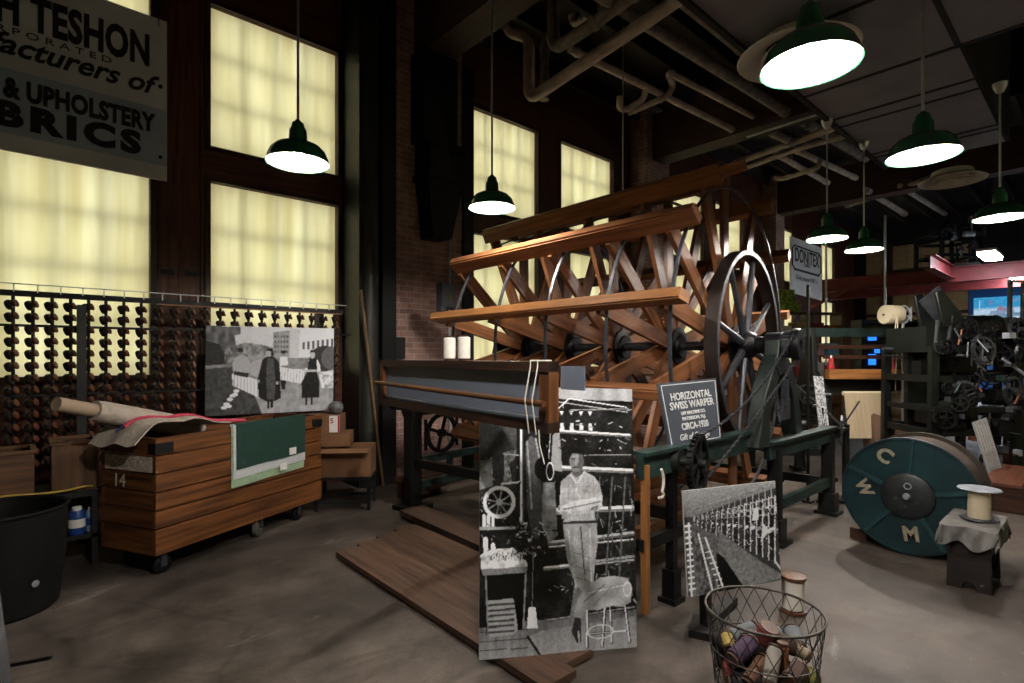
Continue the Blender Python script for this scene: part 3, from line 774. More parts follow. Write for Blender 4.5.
MB().prism([(-.3, 1.0), (.3, 1.0), (.1, 1.7), (-.1, 1.7)], (0, 2.72, 0), (1, 0, 0), (0, 0, 1), .1).build('bearing_frame', GREEND, WARP, True, bevel=.01)
for x in (-1.34, ):
    MB().bar((x, -.0, .46), (x, 2.68, .46), .06, .08).build('side_rail', GREEND, WARP, True, bevel=.004)
MB().bar((1.2, -.35, .3), (1.3, 2.68, .3), .06, .08).build('side_rail', GREEND, WARP, True, bevel=.004)
# arm, pipe and clamp carried by the far leg toward the reed frame
m = MB().cyl((-1.34, 2.6, 1.06), (-1.5, 1.35, 1.1), .035, 12); m.build('arm_pipe', IRON2, WARP, True)
gear('handwheel', (-1.1, 2.56, .74), (0, 1, 0), .2, 2, .03, IRON, WARP, spokes=4)
# ---------------------------------------------------------------- reed frame
RA, RBp = cw(.162, 2.1), cw(-.812, 3.42)
rd = (RBp - RA).normalized(); rn = V(-rd.y, rd.x, 0)
if rn.dot(V(FW.x, FW.y, 0)) > 0: rn = -rn            # faces the camera
z0, z1 = 1.205, 1.482; Lr = (RBp - RA).length
FRW = wood('near_black_frame_wood', '#20130e', '#38231a', .5)
REED = thing('reed_frame', 'long dark wooden frame holding a grey reed of fine wires before the reel', 'reed', (RA.x, RA.y, z0))
MB().bar(RA + V(0, 0, z1 - .02), RBp + V(0, 0, z1 - .02), .06, .04).build('top_rail', FRW, REED, bevel=.006)
MB().bar(RA + V(0, 0, z0 + .02), RBp + V(0, 0, z0 + .02), .06, .042).build('bottom_rail', FRW, REED, bevel=.006)
MB().bar(RA + rd * .03 + V(0, 0, z0), RA + rd * .03 + V(0, 0, z1), .05, .06, rd).build('end_post', W_CART, REED, bevel=.005)
MB().bar(RBp - rd * .03 + V(0, 0, z0), RBp - rd * .03 + V(0, 0, z1), .05, .05, rd).build('end_post', W_CART, REED, bevel=.005)
def wires_mat():
    nt = NT('reed_wires'); o = nt.n('ShaderNodeOutputMaterial'); b = nt.n('ShaderNodeBsdfPrincipled'); nt.l(b.outputs[0], o.inputs[0])
    tc = nt.n('ShaderNodeTexCoord'); w = nt.n('ShaderNodeTexWave', wave_type='BANDS', bands_direction='X'); w.inputs['Scale'].default_value = 110; w.inputs['Distortion'].default_value = .4
    mp = nt.n('ShaderNodeMapping'); nt.l(tc.outputs['UV'], mp.inputs[0]); nt.l(mp.outputs[0], w.inputs['Vector'])
    r = ramp(nt, w.outputs['Fac'], [(.2, lin('#566071')), (.8, lin('#8b95a6'))]); nt.l(r.outputs[0], b.inputs['Base Color'])
    b.inputs['Roughness'].default_value = .5; b.inputs['Metallic'].default_value = .3; return nt.m
REEDM = wires_mat()
MB().bar(RA + rd * .06 + V(0, 0, (z0 + z1) / 2), RBp - rd * .06 + V(0, 0, (z0 + z1) / 2), .008, z1 - z0 - .08).build('reed_wires', REEDM, REED)
MB().bar(RA + rd * .06 + rn * .012 + V(0, 0, z0 + .055), RBp - rd * .06 + rn * .012 + V(0, 0, z0 + .055), .006, .004).build('binding_wire', INKW, REED)
MB().tube([RA + rn * .05 + rd * .0 + V(0, 0, z0 + .115), RBp + rn * .05 + V(0, 0, z0 + .135)], .013, 12).build('front_dowel', W_CART, REED)
q = RA - rd * .0 - rn * .06
MB().bar(RA - rn * .03 - rd * .14 + V(0, 0, z0 + .215), RA - rn * .03 - rd * .01 + V(0, 0, z0 + .215), .006, .09).build('reed_end_panel', REEDM, REED)
m = MB()
for s in (.1, .055):
    a = RA + rd * s + rn * .036
    m.tube([a - rn * .07 + V(0, 0, z1 + .003), a + V(0, 0, z1 + .004), a + V(0, 0, z1 - .02), a + rn * .028 + V(0, 0, z0 + .13), a + rd * .01 + V(0, 0, z0 - .01)], .0028, 6)
m.tube([RA + rd * .055 + rn * .03 + V(0, 0, z0 + .01), RA + rd * .05 + rn * .03 + V(0, 0, z0 - .05), RA + rd * .02 + rn * .03 + V(0, 0, z0 - .12)], .0025, 6)
m.build('string', BLANK, REED)
# carried by an iron stand behind the picture board and by the arm from the warper's far leg
st = cw(.24, 3.0)
m = MB().bar(st + V(0, 0, 0), st + V(0, 0, 1.42), .04, .04, (1, 0, 0)).box(st + V(0, 0, .01), (.3, .3, .02))
hold = RA + rd * .12 - rn * .02
m.bar(st + V(0, 0, 1.4), hold + V(0, 0, 1.4) - rn * .02, .03, .03)
m.build('support_post', IRON, REED)
e = XF[WARP.name] @ V(-1.5, 1.35, 1.1); h2 = RBp - rd * .1
m = MB().tube([e, e * .45 + (h2 + V(0, 0, 1.15)) * .55, h2 + V(0, 0, z0 + .0) - rn * .02], .03, 10)
m.build('support_arm', IRON, REED)
# two white spools standing on the frame
for px, lab in ((449.5, 'white yarn spool on the reed frame, left of the pair'), (464, 'white yarn spool on the reed frame, right of the pair')):
    k = (px - CX) / FPX; a, c_ = RA, rd
    # parameter along the rail for this direction
    def kk(s):
        p = RA + rd * s; return (p.x * RT.x + p.y * RT.y) / (p.x * FW.x + p.y * FW.y)
    lo, hi = 0, Lr
    for _ in range(40):
        mi = (lo + hi) / 2
        if kk(mi) > k: lo = mi
        else: hi = mi
    p = RA + rd * lo
    S = thing('yarn_spool', lab, 'spool', (p.x, p.y, z1), 0, 'white spools on the reed frame')
    MB().lathe([(.022, .008), (.0305, .012), (.0305, .112), (.022, .116)], p + V(0, 0, z1), (0, 0, 1), 20).build('yarn', BLANK, S)
    MB().lathe([(.026, 0), (.026, .01)], p + V(0, 0, z1), (0, 0, 1), 20).lathe([(.02, .114), (.02, .124)], p + V(0, 0, z1), (0, 0, 1), 16).build('bobbin_core', W_DARK, S)
p = RBp - rd * .12
# ---------------------------------------------------------------- floor platform of planks
o1 = cw(-1.29, 4.02); o2 = cw(-.877, 4.75); e1 = (cw(.17, 2.36) - o1); e2 = o2 - o1
PL = thing('plank_platform', 'low wooden plank platform lying on the floor under the picture board', 'platform', o1)
nb = 4
for i in range(nb):
    a = o1 + e2 * ((i + .5) / nb) + V(0, 0, .03)
    w = e2.length / nb
    st = rnd.uniform(-.03, .03)
    MB().bar(a + e1 * (st / 2.2), a + e1 * (1 + st / 2.2), w - .006, .035).build('plank', W_PLANK, PL, bevel=.004)
MB().bar(o1 + e1 * .15 + V(0, 0, .0065), o1 + e1 * .15 + e2 + V(0, 0, .0065), .08, .013).bar(o1 + e1 * .8 + V(0, 0, .0065), o1 + e1 * .8 + e2 + V(0, 0, .0065), .08, .013).build('batten', W_DARK, PL)
a = onz(396, 520, .0); c = a + (cw(.645, -.765)) * 1.9
b_ = a + cw(.1, .12)
o = MB().bar(a + V(0, 0, .05) + cw(.12, .14), c + V(0, 0, .05) + cw(.12, .14), .26, .05).bar(a + V(0, 0, .0125) + cw(.16, .1), a + V(0, 0, .0125) + cw(.26, .2), .12, .025).bar(c + V(0, 0, .0125), c + V(0, 0, .0125) + cw(.2, .2), .12, .025).build('loose_plank', wood('dark_floor_plank', '#33241d', '#4a362b', .6), bevel=.005)
tag(o, 'single thick dark plank on the floor behind the wide platform', 'plank')
# ================================================================ signs and picture boards
def quad_board(name, label, cat, tl, tr, br, bl, th, m, back=None):
    """thin rigid board through four world corners"""
    tl, tr, br, bl = planar(tl, tr, br, bl)
    n = (bl - tl).cross(tr - tl).normalized()
    lo = min((bl, br), key=lambda p: p.z)
    t = thing(name, label, cat, ((bl.x + br.x) / 2, (bl.y + br.y) / 2, lo.z))
    b = MB(); q = [tl, bl, br, tr]
    vs = q + [p - n * th for p in q]
    u = [(0, 0)] * 4
    b.add(vs, [(0, 1, 2, 3), (7, 6, 5, 4), (1, 0, 4, 5), (2, 1, 5, 6), (3, 2, 6, 7), (0, 3, 7, 4)], [u] * 6)
    b.build('board', m, t)
    return t, (tr - tl).normalized(), (tl - bl).normalized(), n
# --- hanging sign at the upper left
a, c = onY(167, 22, 4.5), onY(167, 181, 4.5)
W = 2.3
tl, bl = V(a.x - W, 4.5, a.z + .02), V(c.x - W, 4.5, c.z + .02)
SIGNW = mat('weathered_white_sign', '#bcbcc2', .6, 0, .1, 3, col2='#cdcdd3')
SIGNB = mat('faded_blue_sign_band', '#98a3b8', .6, 0, .12, 3)
TS, ex, ey, nn = quad_board('hanging_sign', 'large hanging painted sign for upholstery fabrics before the tall window', 'sign', tl, a, c, bl, .02, SIGNW)
Hs = a.z - c.z
def sp(dx, fy): return a - ex * dx - ey * (Hs * fy) + nn * .002
pz = sp(W / 2, .735)
MB().hexa(pz - nn * .0017, ex * (W / 2 - .003), ey * (Hs * .175), nn * .0012).build('blue_band', SIGNB, TS)
text('lettering', 'H TESHON', .29, sp(.1, .23), ex, ey, INKB, TS, align='RIGHT', bold=.012, width=.776, space=1.04)
text('lettering', 'I N C O R P O R A T E D', .06, sp(.315, .352), ex, ey, INKB, TS, align='RIGHT', width=.86)
text('lettering', 'Manufacturers of', .18, sp(.1, .43), ex, ey, INKB, TS, align='RIGHT', shear=.35, bold=.004, width=1.25)
text('lettering', '& UPHOLSTERY', .165, sp(.08, .665), ex, ey, INKB, TS, align='RIGHT', bold=.008, width=.78, space=1.04)
text('lettering', 'FABRICS', .2, sp(.16, .81), ex, ey, INKB, TS, align='RIGHT', bold=.012, width=1.07, space=1.3)
for dx in (.05, 1.9):
    p = sp(dx, 0)
    MB().cyl((p.x, 4.505, a.z - .05), (p.x, 4.505, RZ - .25), .006, 6).build('hanging_wire', IRON, TS)
MB().cyl(sp(.04, .42), sp(.04, .42) + nn * .006, .014, 10).cyl(sp(.04, .86), sp(.04, .86) + nn * .006, .012, 10).build('bolt', IRON, TS)
# --- white fabrics sign beyond the reel
DY = 4.3
q = [onY(791, 236, DY), onY(822, 248, DY), onY(822, 300.5, DY), onY(790, 292, DY)]
q[2].x = q[1].x; q[3].x = q[0].x
DS, ex, ey, nn = quad_board('fabrics_sign', 'white fabrics sign with outlined lettering hung beyond the reel', 'sign', q[0], q[1], q[2], q[3], .03, mat('white_sign_board', '#f2f4f8', .6, 0, .05, 4))
dw = (q[1] - q[0]).length; dh = q[0].z - q[3].z
def dp(u, v): return q[0] + (q[1] - q[0]) * u - ey * dh * v + nn * .003
text('lettering', 'DONITEX', .4, dp(.5, .31), ex, ey, INKB, DS, bold=.006, sx=dw / 2.2 * .98)
text('lettering', 'FABRICS', .09, dp(.5, .45), ex, ey, INKB, DS)
text('lettering', 'Dobby Jacquard Mill Co', .13, dp(.48, .7), ex, ey, mat('faded_sign_ink', '#7d8798', .7), DS, sx=dw / 2.2 * 1.2, shear=.25)
m = MB()
rr = [(.1, .14), (.86, .14), (.95, .2), (.95, .5), (.86, .56), (.1, .56), (.03, .5), (.03, .2)]
m.tube([dp(u, v) for u, v in rr], .016, 6, closed=True, up=nn)
m.bar(dp(.08, .575), dp(.9, .575), .03, .006, nn)
m.build('outline', INKB, DS)
for u in (.08, .92):
    p = dp(u, 0); MB().cyl((p.x, DY + .01, p.z - .04), (p.x, DY + .01, RZ - .25), .008, 6).build('hanging_wire', IRON, DS)
# --- machine description sign on the warper rail
q = [at(658.5, 383.5, 3.42), at(716, 378, 3.72), at(721.5, 439, 3.66), at(671, 450, 3.36)]
q = planar(*q)
WS, ex, ey, nn = quad_board('machine_sign', 'slate grey sign describing the horizontal warper, propped on its rail', 'sign', *q, .02, mat('slate_grey_sign', '#3b424e', .55, 0, .12, 4))
cx = lambda u, v: (q[0] * (1 - u) + q[1] * u) * (1 - v) + (q[3] * (1 - u) + q[2] * u) * v + nn * .002
wb = (q[1] - q[0]).length
for s_, body, sz, k in ((.235, 'HORIZONTAL', .068, .7), (.375, 'SWISS WARPER', .068, .76), (.5, 'UPP MACHINE CO.', .03, .42), (.585, 'PATERSON, N.J.', .03, .4), (.705, 'CIRCA-1920', .06, .46)):
    text('lettering', body, sz, cx(.51, s_), ex, ey, INKW, WS, width=wb * k, bold=.001)
text('lettering', 'Gift of George', .056, cx(.47, .86), ex, ey, INKW, WS, width=wb * .5, shear=.3)
m = MB()
for u0, v0, u1, v1 in ((.03, .04, .97, .04), (.97, .04, .97, .96), (.97, .96, .03, .96), (.03, .96, .03, .04)): m.bar(cx(u0, v0), cx(u1, v1), .005, .002, nn)
m.build('border', INKW, WS)
# --- tall picture board: weaver before his loom
bl, br = onz(479, 660, .052), onz(637, 647, .052)
tr = at(632, 389, 2.86); tl = at(480, 386, 2.715)
tl, tr, br, bl = planar(tl, tr, br, bl)
PB, ex, ey, nn = quad_board('picture_board', 'tall black and white picture board of a man with folded arms', 'picture', tl, tr, br, bl, .008, FOAM)
I = Ink(230, 390, .1, 390 / 230)
def P(*c): return [((x - 42) / 363, (y - 16) / (624 - 32 * (x - 42) / 363)) for x, y in c]
def p1(x, y): return P((x, y))[0]
def wpx(w): return w / 363
I.grain(.1, 14, 22)
I.poly(P((42, 16), (405, 16), (405, 46), (42, 40)), .5, tex=.2, ts=(18, 3))
I.poly(P((42, 60), (125, 60), (125, 265), (42, 285)), .26, grad=.16)
I.poly(P((42, 190), (70, 190), (72, 250), (42, 260)), .38, tex=.2)
I.poly(P((42, 570), (140, 555), (405, 525), (405, 625), (42, 645)), .3, grad=.5, tex=.12, ts=(60, 14))
I.poly(P((150, 590), (180, 575), (400, 540), (405, 605), (178, 632)), .42, grad=.5, tex=.1, ts=(50, 9))
I.line(p1(150, 588), p1(180, 632), wpx(5), .08)
for y in (580, 600, 620): I.line(p1(44, y), p1(150, y - 8), wpx(1.5), .15)
for (xa, ya, xb, yb, w, v) in ((205, 48, 392, 72, 3, .7), (205, 119, 397, 127, 9, .78), (250, 70, 395, 64, 4, .55), (280, 176, 398, 172, 3, .6), (200, 205, 400, 210, 12, .85),
        (203, 306, 400, 296, 14, .8), (203, 306, 225, 306, 17, .9), (200, 379, 400, 354, 11, .62), (200, 388, 400, 368, 5, .8), (190, 437, 400, 408, 11, .5), (190, 436, 245, 430, 9, .85), (310, 425, 400, 415, 6, .6), (195, 552, 400, 520, 5, .5)):
    I.line(p1(xa, ya), p1(xb, yb), wpx(w), v * .45); I.line(p1(xa, ya - w * .2), p1(xb, yb - w * .2), wpx(w * .5), v)
for x in (232, 255, 278, 300): 
    I.poly(P((x - 5, 72), (x + 5, 72), (x, 82)), .8); I.poly(P((x - 3, 100), (x + 4, 100), (x + 6, 117), (x - 5, 117)), .7)
I.line(p1(214, 75), p1(250, 42), wpx(3), .8); I.line(p1(250, 42), p1(390, 60), wpx(3), .75)
for _ in range(60):
    x, y = I.rng.uniform(310, 402), I.rng.uniform(225, 520); L = I.rng.uniform(4, 22)
    I.line(p1(x, y), p1(x + I.rng.uniform(-6, 6), y + L), wpx(I.rng.uniform(1, 4)), I.rng.uniform(.02, .6))
for x in (322, 352, 384): I.line(p1(x, 225), p1(x - 25, 520), wpx(4), .3)
# left machinery
I.line(p1(136, 108), p1(136, 335), wpx(6), .78); I.line(p1(140, 108), p1(140, 335), wpx(2), .25)
I.poly(P((146, 150), (158, 132), (172, 140), (182, 190), (184, 300), (176, 370), (160, 370), (150, 300)), .3, grad=.2)
I.line(p1(150, 145), p1(160, 300), wpx(4), .5); I.line(p1(170, 138), p1(184, 215), wpx(4), .55)
I.poly(P((210, 130), (226, 110), (232, 215), (205, 210)), .5); I.line(p1(196, 118), p1(212, 118), wpx(3), .8); I.line(p1(205, 118), p1(200, 185), wpx(2), .8)
I.ell(*p1(188, 208), .06, .045, .06); I.ell(*p1(203, 214), .025, .035, .85, w=.16)
I.poly(P((186, 240), (214, 240), (220, 360), (200, 380), (182, 340)), .36, tex=.2)
I.poly(P((98, 170), (126, 165), (122, 180), (108, 200), (116, 240), (96, 245)), .5, tex=.5, ts=(50, 80))
I.line(p1(92, 245), p1(132, 240), wpx(5), .7); I.line(p1(95, 175), p1(130, 178), wpx(3), .8)
I.ell(*p1(86, 287), 37 / 363, 37 / 610, .06); I.ell(*p1(86, 287), 37 / 363, 37 / 610, .72, w=.24)
for k in range(8):
    a_ = k * PI / 4 + .2; I.line(p1(86, 287), p1(86 + 28 * math.cos(a_), 287 + 28 * math.sin(a_)), wpx(4), .45)
I.ell(*p1(86, 287), 8 / 363, 8 / 610, .6)
for x in (52, 62, 72): I.line(p1(x, 318), p1(x, 345), wpx(7), .75)
I.line(p1(44, 348), p1(120, 345), wpx(7), .5)
for _ in range(50):
    x, y = I.rng.uniform(122, 195), I.rng.uniform(325, 410); I.line(p1(x, y), p1(x + I.rng.uniform(-9, 9), y + I.rng.uniform(-9, 9)), wpx(I.rng.uniform(1, 4)), I.rng.uniform(.1, .85))
I.poly(P((44, 408), (60, 396), (118, 390), (150, 425), (150, 432), (46, 440)), .75, tex=.6, ts=(40, 70))
I.line(p1(55, 372), p1(57, 405), wpx(11), .85); I.line(p1(72, 385), p1(74, 400), wpx(10), .9)
I.poly(P((46, 440), (150, 432), (148, 446), (50, 454)), .4)
I.poly(P((52, 454), (142, 448), (142, 570), (58, 585)), .05)
for xa, ya, xb, yb in ((56, 452, 62, 590), (146, 446, 140, 570)): I.line(p1(xa, ya), p1(xb, yb), wpx(4), .4)
I.poly(P((60, 510), (118, 503), (128, 570), (122, 583), (64, 590)), .5)
for k in range(6): I.line(p1(64, 520 + k * 12), p1(118, 515 + k * 12), wpx(5), .22)
I.poly(P((152, 523), (168, 523), (173, 570), (148, 570)), .9, grad=.7)
I.line(p1(163, 400), p1(160, 522), wpx(1.5), .5)
for _ in range(150):
    x, y = I.rng.uniform(196, 400), I.rng.choice([66, 100, 140, 160, 190, 240, 330, 350, 400, 425, 450, 480]) + I.rng.uniform(-8, 8); I.line(p1(x, y), p1(x + I.rng.uniform(-3, 14), y + I.rng.uniform(-5, 5)), wpx(I.rng.uniform(.8, 2.6)), I.rng.choice([.03, .2, .45, .75]))
for _ in range(70):
    x, y = I.rng.uniform(46, 150), I.rng.uniform(180, 400); I.line(p1(x, y), p1(x + I.rng.uniform(-6, 6), y + I.rng.uniform(-10, 10)), wpx(I.rng.uniform(.8, 2.2)), I.rng.choice([.05, .3, .6, .8]))
for k in range(40): I.line(p1(60 + k * 2.2, 398 + (k * 7) % 26), p1(64 + k * 2.2, 396 + (k * 11) % 24), wpx(2), (.15, .9, .5)[k % 3])
# the man
I.poly(P((232, 332), (312, 327), (314, 380), (306, 430), (303, 470), (292, 510), (270, 520), (262, 480), (240, 410)), .5, tex=.16, ts=(36, 30))
I.poly(P((258, 470), (292, 500), (288, 560), (262, 560), (246, 548)), .4, tex=.2)
I.line(p1(274, 340), p1(283, 460), wpx(3), .24); I.line(p1(296, 345), p1(298, 470), wpx(2), .66); I.line(p1(245, 350), p1(262, 480), wpx(2.5), .66)
for y in (400, 430, 455): I.line(p1(262, y), p1(300, y + 12), wpx(1.6), .32)
I.poly(P((258, 545), (272, 545), (272, 600), (262, 600), (250, 575)), .16); I.line(p1(266, 575), p1(268, 598), wpx(4), .6)
I.poly(P((228, 238), (246, 222), (258, 212), (270, 222), (284, 212), (308, 224), (320, 240), (328, 270), (326, 292), (318, 304), (306, 304), (312, 330), (232, 335), (238, 308), (226, 312), (224, 296)), .58, tex=.14, ts=(26, 40))
for k in range(7): I.line(p1(234 + k * 12, 228), p1(236 + k * 12, 330), wpx(1.3), .42, .7)
for k in range(7): I.line(p1(230, 238 + k * 13), p1(318, 234 + k * 13), wpx(1.3), .44, .6)
I.poly(P((226, 296), (250, 284), (300, 274), (326, 272), (327, 292), (300, 300), (262, 305), (240, 312), (226, 312)), .68, tex=.2, ts=(40, 60))
I.line(p1(232, 302), p1(322, 282), wpx(2.5), .3); I.poly(P((228, 306), (243, 306), (242, 325), (230, 322)), .5); I.poly(P((300, 296), (318, 290), (314, 302), (300, 303)), .35)
I.line(p1(232, 333), p1(312, 328), wpx(6), .16)
I.poly(P((256, 202), (276, 202), (280, 218), (266, 228), (254, 218)), .3)
I.ell(*p1(266, 188), 17 / 363, 27 / 605, .4); I.ell(*p1(276, 190), 7 / 363, 20 / 605, .3)
I.poly(P((249, 184), (249, 165), (258, 158), (274, 158), (284, 166), (284, 182), (280, 172), (256, 171)), .06)
for x in (259, 271): I.line(p1(x - 4, 184), p1(x + 3, 184), wpx(2.5), .1)
I.line(p1(265, 186), p1(264, 197), wpx(3), .55); I.line(p1(259, 204), p1(271, 203), wpx(2.5), .14); I.line(p1(258, 178), p1(270, 177), wpx(4), .55)
for k in range(26):
    x0, y0 = I.rng.uniform(236, 308), I.rng.uniform(345, 500); I.line(p1(x0, y0), p1(x0 + I.rng.uniform(-8, 12), y0 + I.rng.uniform(4, 16)), wpx(1.4), I.rng.choice([.32, .36, .66, .7]), .8)
for k in range(16):
    x0, y0 = I.rng.uniform(230, 322), I.rng.uniform(228, 325); I.line(p1(x0, y0), p1(x0 + I.rng.uniform(-8, 8), y0 + I.rng.uniform(6, 18)), wpx(1.6), I.rng.choice([.36, .8]), .7)
I.line(p1(252, 222), p1(265, 240), wpx(3), .72); I.line(p1(284, 214), p1(268, 240), wpx(3), .72); I.ell(*p1(268, 186), 5 / 363, 7 / 605, .5, .7)
# stool under a cloth
for xa, ya, xb, yb, w in ((288, 525, 286, 610, 6), (330, 520, 322, 608, 7), (342, 515, 345, 600, 5), (376, 500, 388, 598, 6), (296, 580, 380, 572, 4)): I.line(p1(xa, ya), p1(xb, yb), wpx(w), .15); I.line(p1(xa - 1, ya), p1(xb - 1, yb), wpx(w * .5), .8)
I.ell(*p1(318, 575), 32 / 363, 16 / 600, .7, w=.14)
I.poly(P((258, 532), (268, 500), (290, 472), (318, 455), (350, 450), (386, 455), (395, 480), (392, 508), (372, 520), (345, 518), (312, 528), (285, 528), (272, 545)), .52, tex=.25, ts=(16, 30))
I.line(p1(290, 490), p1(380, 470), wpx(2), .72); I.line(p1(280, 510), p1(330, 470), wpx(2.5), .3); I.line(p1(305, 515), p1(345, 475), wpx(2), .36); I.ell(*p1(384, 480), .03, .03, .7, w=.3)
I.grain(.1, 115, 195); I.soft()
I.build('print', PRINT, PB, tl, tr, br, bl, .0012)
mid = (tl + tr) / 2 * .55 + (bl + br) / 2 * .45 - nn * .009; ft = mid - nn * .42; 
MB().bar(mid, V(ft.x, ft.y, .0), .05, .008, ex).build('easel_back', FOAM, PB)
# --- picture of the mill hall
q = [at(682.5, 491, 2.83), at(775, 481, 3.08), at(781, 580, 3.05), at(688, 597.5, 2.8)]
q = planar(*q)
HB, ex, ey, nn = quad_board('picture_board', 'black and white picture of a long hall of machines, propped near the basket', 'picture', *q, .008, FOAM)
I = Ink(150, 160, .3, 1.1)
def P(*c):
    o = []
    for x, y in c:
        u = (x - 212 - (y - 312) * .06) / 312; o.append((u, (y - 312 + 34 * u) / 352))
    return o
def p1(x, y): return P((x, y))[0]
I.poly(P((205, 300), (530, 270), (525, 345), (380, 360), (250, 410), (205, 410)), .52, grad=.34)
I.poly(P((205, 398), (250, 400), (350, 360), (530, 300), (560, 640), (400, 520), (300, 440), (205, 440)), .2)
for k in range(26):                                     # line shafts and belts overhead
    t = k / 26; I.line(p1(236 + t * 60, 396 - t * 40), p1(300 + t * 230, 372 - t * 90), .004 + t * .004, (.12, .7)[k % 2], .6)
for k in range(16):                                     # the row of machines, far to near
    t = ((k + .5) / 16) ** 1.25; x = 246 + t * 300; top = 402 - t * 74; bot = 424 + t * 150; w = 5 + t * 30
    I.poly(P((x - w * .5, top), (x + w * .5, top - w * .1), (x + w * .5, bot), (x - w * .4, bot)), (.1, .2)[k % 2], .8)
    I.ell(*p1(x, top + w * .5), w * .5 / 312, w * .55 / 352, .75, w=.22); I.ell(*p1(x + w * .1, top + w * 1.5), w * .42 / 312, w * .5 / 352, .6, w=.3)
    I.line(p1(x - w * .4, top), p1(x - w * .4, bot), (1 + 4 * t) / 312, .78); I.line(p1(x - w * .1, top - w), p1(x - w * .1, top + w), (1 + 3 * t) / 312, .66)
    I.poly(P((x - w * .4, (top + bot) / 2), (x + w * .2, (top + bot) / 2 - w * .2), (x + w * .25, (top + bot) / 2 + w * .3), (x - w * .35, (top + bot) / 2 + w * .5)), .8 if k % 3 else .5)
    for j in range(14):
        xx = x + I.rng.uniform(-.5, .5) * w; yy = I.rng.uniform(top, bot); I.line(p1(xx, yy), p1(xx + I.rng.uniform(-.4, .4) * w, yy + I.rng.uniform(-.2, .5) * w), (.7 + 3 * t) / 312, I.rng.choice([.03, .08, .3, .7, .9]))
I.poly(P((445, 375), (462, 372), (462, 415), (440, 418)), .85); I.poly(P((478, 425), (500, 455), (470, 495)), .8)
I.poly(P((330, 450), (470, 560), (560, 620), (400, 650), (320, 640)), .36, grad=.42, tex=.1)
I.poly(P((320, 520), (345, 540), (410, 640), (330, 660)), .06)
I.poly(P((212, 410), (262, 430), (300, 560), (330, 660), (230, 680)), .26, tex=.3, ts=(50, 30))
for a_, b_ in (((232, 420), (245, 665)), ((262, 455), (310, 650)), ((285, 470), (345, 645))): I.line(p1(*a_), p1(*b_), .018, .78)
for k in range(12): I.line(p1(222 + k * 1.5, 430 + k * 19), p1(236 + k * 1.5, 428 + k * 19), .022, .8)
for k in range(7): I.line(p1(285 + k * 7, 520 + k * 19), p1(308 + k * 6, 515 + k * 19), .01, .8)
I.line(p1(520, 560), p1(548, 600), .02, .8); I.line(p1(535, 480), p1(550, 600), .012, .8)
I.grain(.14, 80, 85); I.soft(); I.build('print', PRINT, HB, *q, .0012)
c0 = onz(706, 632, 0)
m = MB().bar(c0, (q[0] * .72 + q[1] * .28) - nn * .05 - ey * .06, .05, .04).box(c0 + V(0, 0, .02), (.2, .16, .04), .4)
ax_ = q[3] * .5 + q[2] * .5 - nn * .012
m.bar(q[3] - nn * .02 + ex * .04 + ey * .03, q[2] - nn * .02 - ex * .04 + ey * .03, .03, .03)
m.bar(c0 + V(0, 0, .03), c0 + V(0, 0, .03) + cw(.28, .32), .05, .05)
m.build('easel', BLKST, HB, bevel=.006)
# --- picture of two women, resting on the cart rim
q = [at(206, 325.5, 5.0), at(334, 328.5, 5.55), at(333, 410.0, 5.55), at(205, 416.2, 5.0)]
q = planar(*q)
WB, ex, ey, nn = quad_board('picture_board', 'black and white picture of two women in a yard, resting on the cart', 'picture', *q, .012, FOAM)
I = Ink(200, 136, .5, .68)
def P(*c): return [((x - 67) / 548, (y - 192) / 380) for x, y in c]
def p1(x, y): return P((x, y))[0]
I.poly(P((67, 192), (615, 192), (615, 420), (67, 400)), .74, grad=.62)
I.poly(P((67, 192), (205, 195), (205, 225), (180, 232), (190, 300), (170, 360), (67, 360)), .33, tex=.25, ts=(40, 20))
I.poly(P((67, 255), (120, 270), (150, 330), (150, 360), (67, 365)), .16)
I.poly(P((140, 290), (220, 262), (290, 270), (340, 282), (340, 330), (140, 350)), .42, tex=.35, ts=(60, 30))
I.poly(P((340, 215), (412, 205), (412, 330), (340, 330)), .5, tex=.1); I.poly(P((412, 195), (460, 200), (460, 330), (412, 330)), .66)
I.poly(P((455, 225), (615, 200), (615, 310), (455, 325)), .78)
for k in range(7): I.poly(P((470 + k * 22, 258 - k * 3), (480 + k * 22, 256 - k * 3), (480 + k * 22, 290 - k), (470 + k * 22, 291 - k)), .3)
for k in range(5):
    for j in range(4): I.rect(*p1(347 + k * 13, 228 + j * 22), *p1(354 + k * 13, 240 + j * 22), .3)
I.poly(P((67, 360), (180, 352), (290, 330), (480, 330), (615, 330), (615, 580), (67, 580)), .4, grad=.52, tex=.14, ts=(40, 20))
I.poly(P((67, 375), (180, 365), (240, 430), (300, 580), (67, 580)), .22, tex=.1, ts=(50, 30))
I.ell(*p1(572, 332), .125, .155, .17); I.ell(*p1(600, 330), .08, .14, .3)
I.poly(P((545, 395), (615, 385), (615, 470), (560, 470)), .66, tex=.5, ts=(60, 40))
I.poly(P((240, 360), (262, 340), (300, 330), (290, 420), (245, 400)), .56)
I.poly(P((172, 395), (235, 410), (292, 430), (287, 505), (230, 475), (173, 445)), .8); I.poly(P((360, 365), (420, 378), (482, 382), (476, 446), (420, 436), (362, 420)), .84)
for k in range(8): I.line(p1(180 + k * 14, 402 + k * 4), p1(179 + k * 14, 450 + k * 7), .006, .5)
for k in range(9): I.line(p1(368 + k * 13, 372 + k * 2), p1(366 + k * 13, 425 + k * 3), .006, .55)
for x, y in ((190, 470), (175, 490), (165, 505), (150, 525), (160, 535), (140, 540), (185, 485)): I.ell(*p1(x, y), .022, .02, .82)
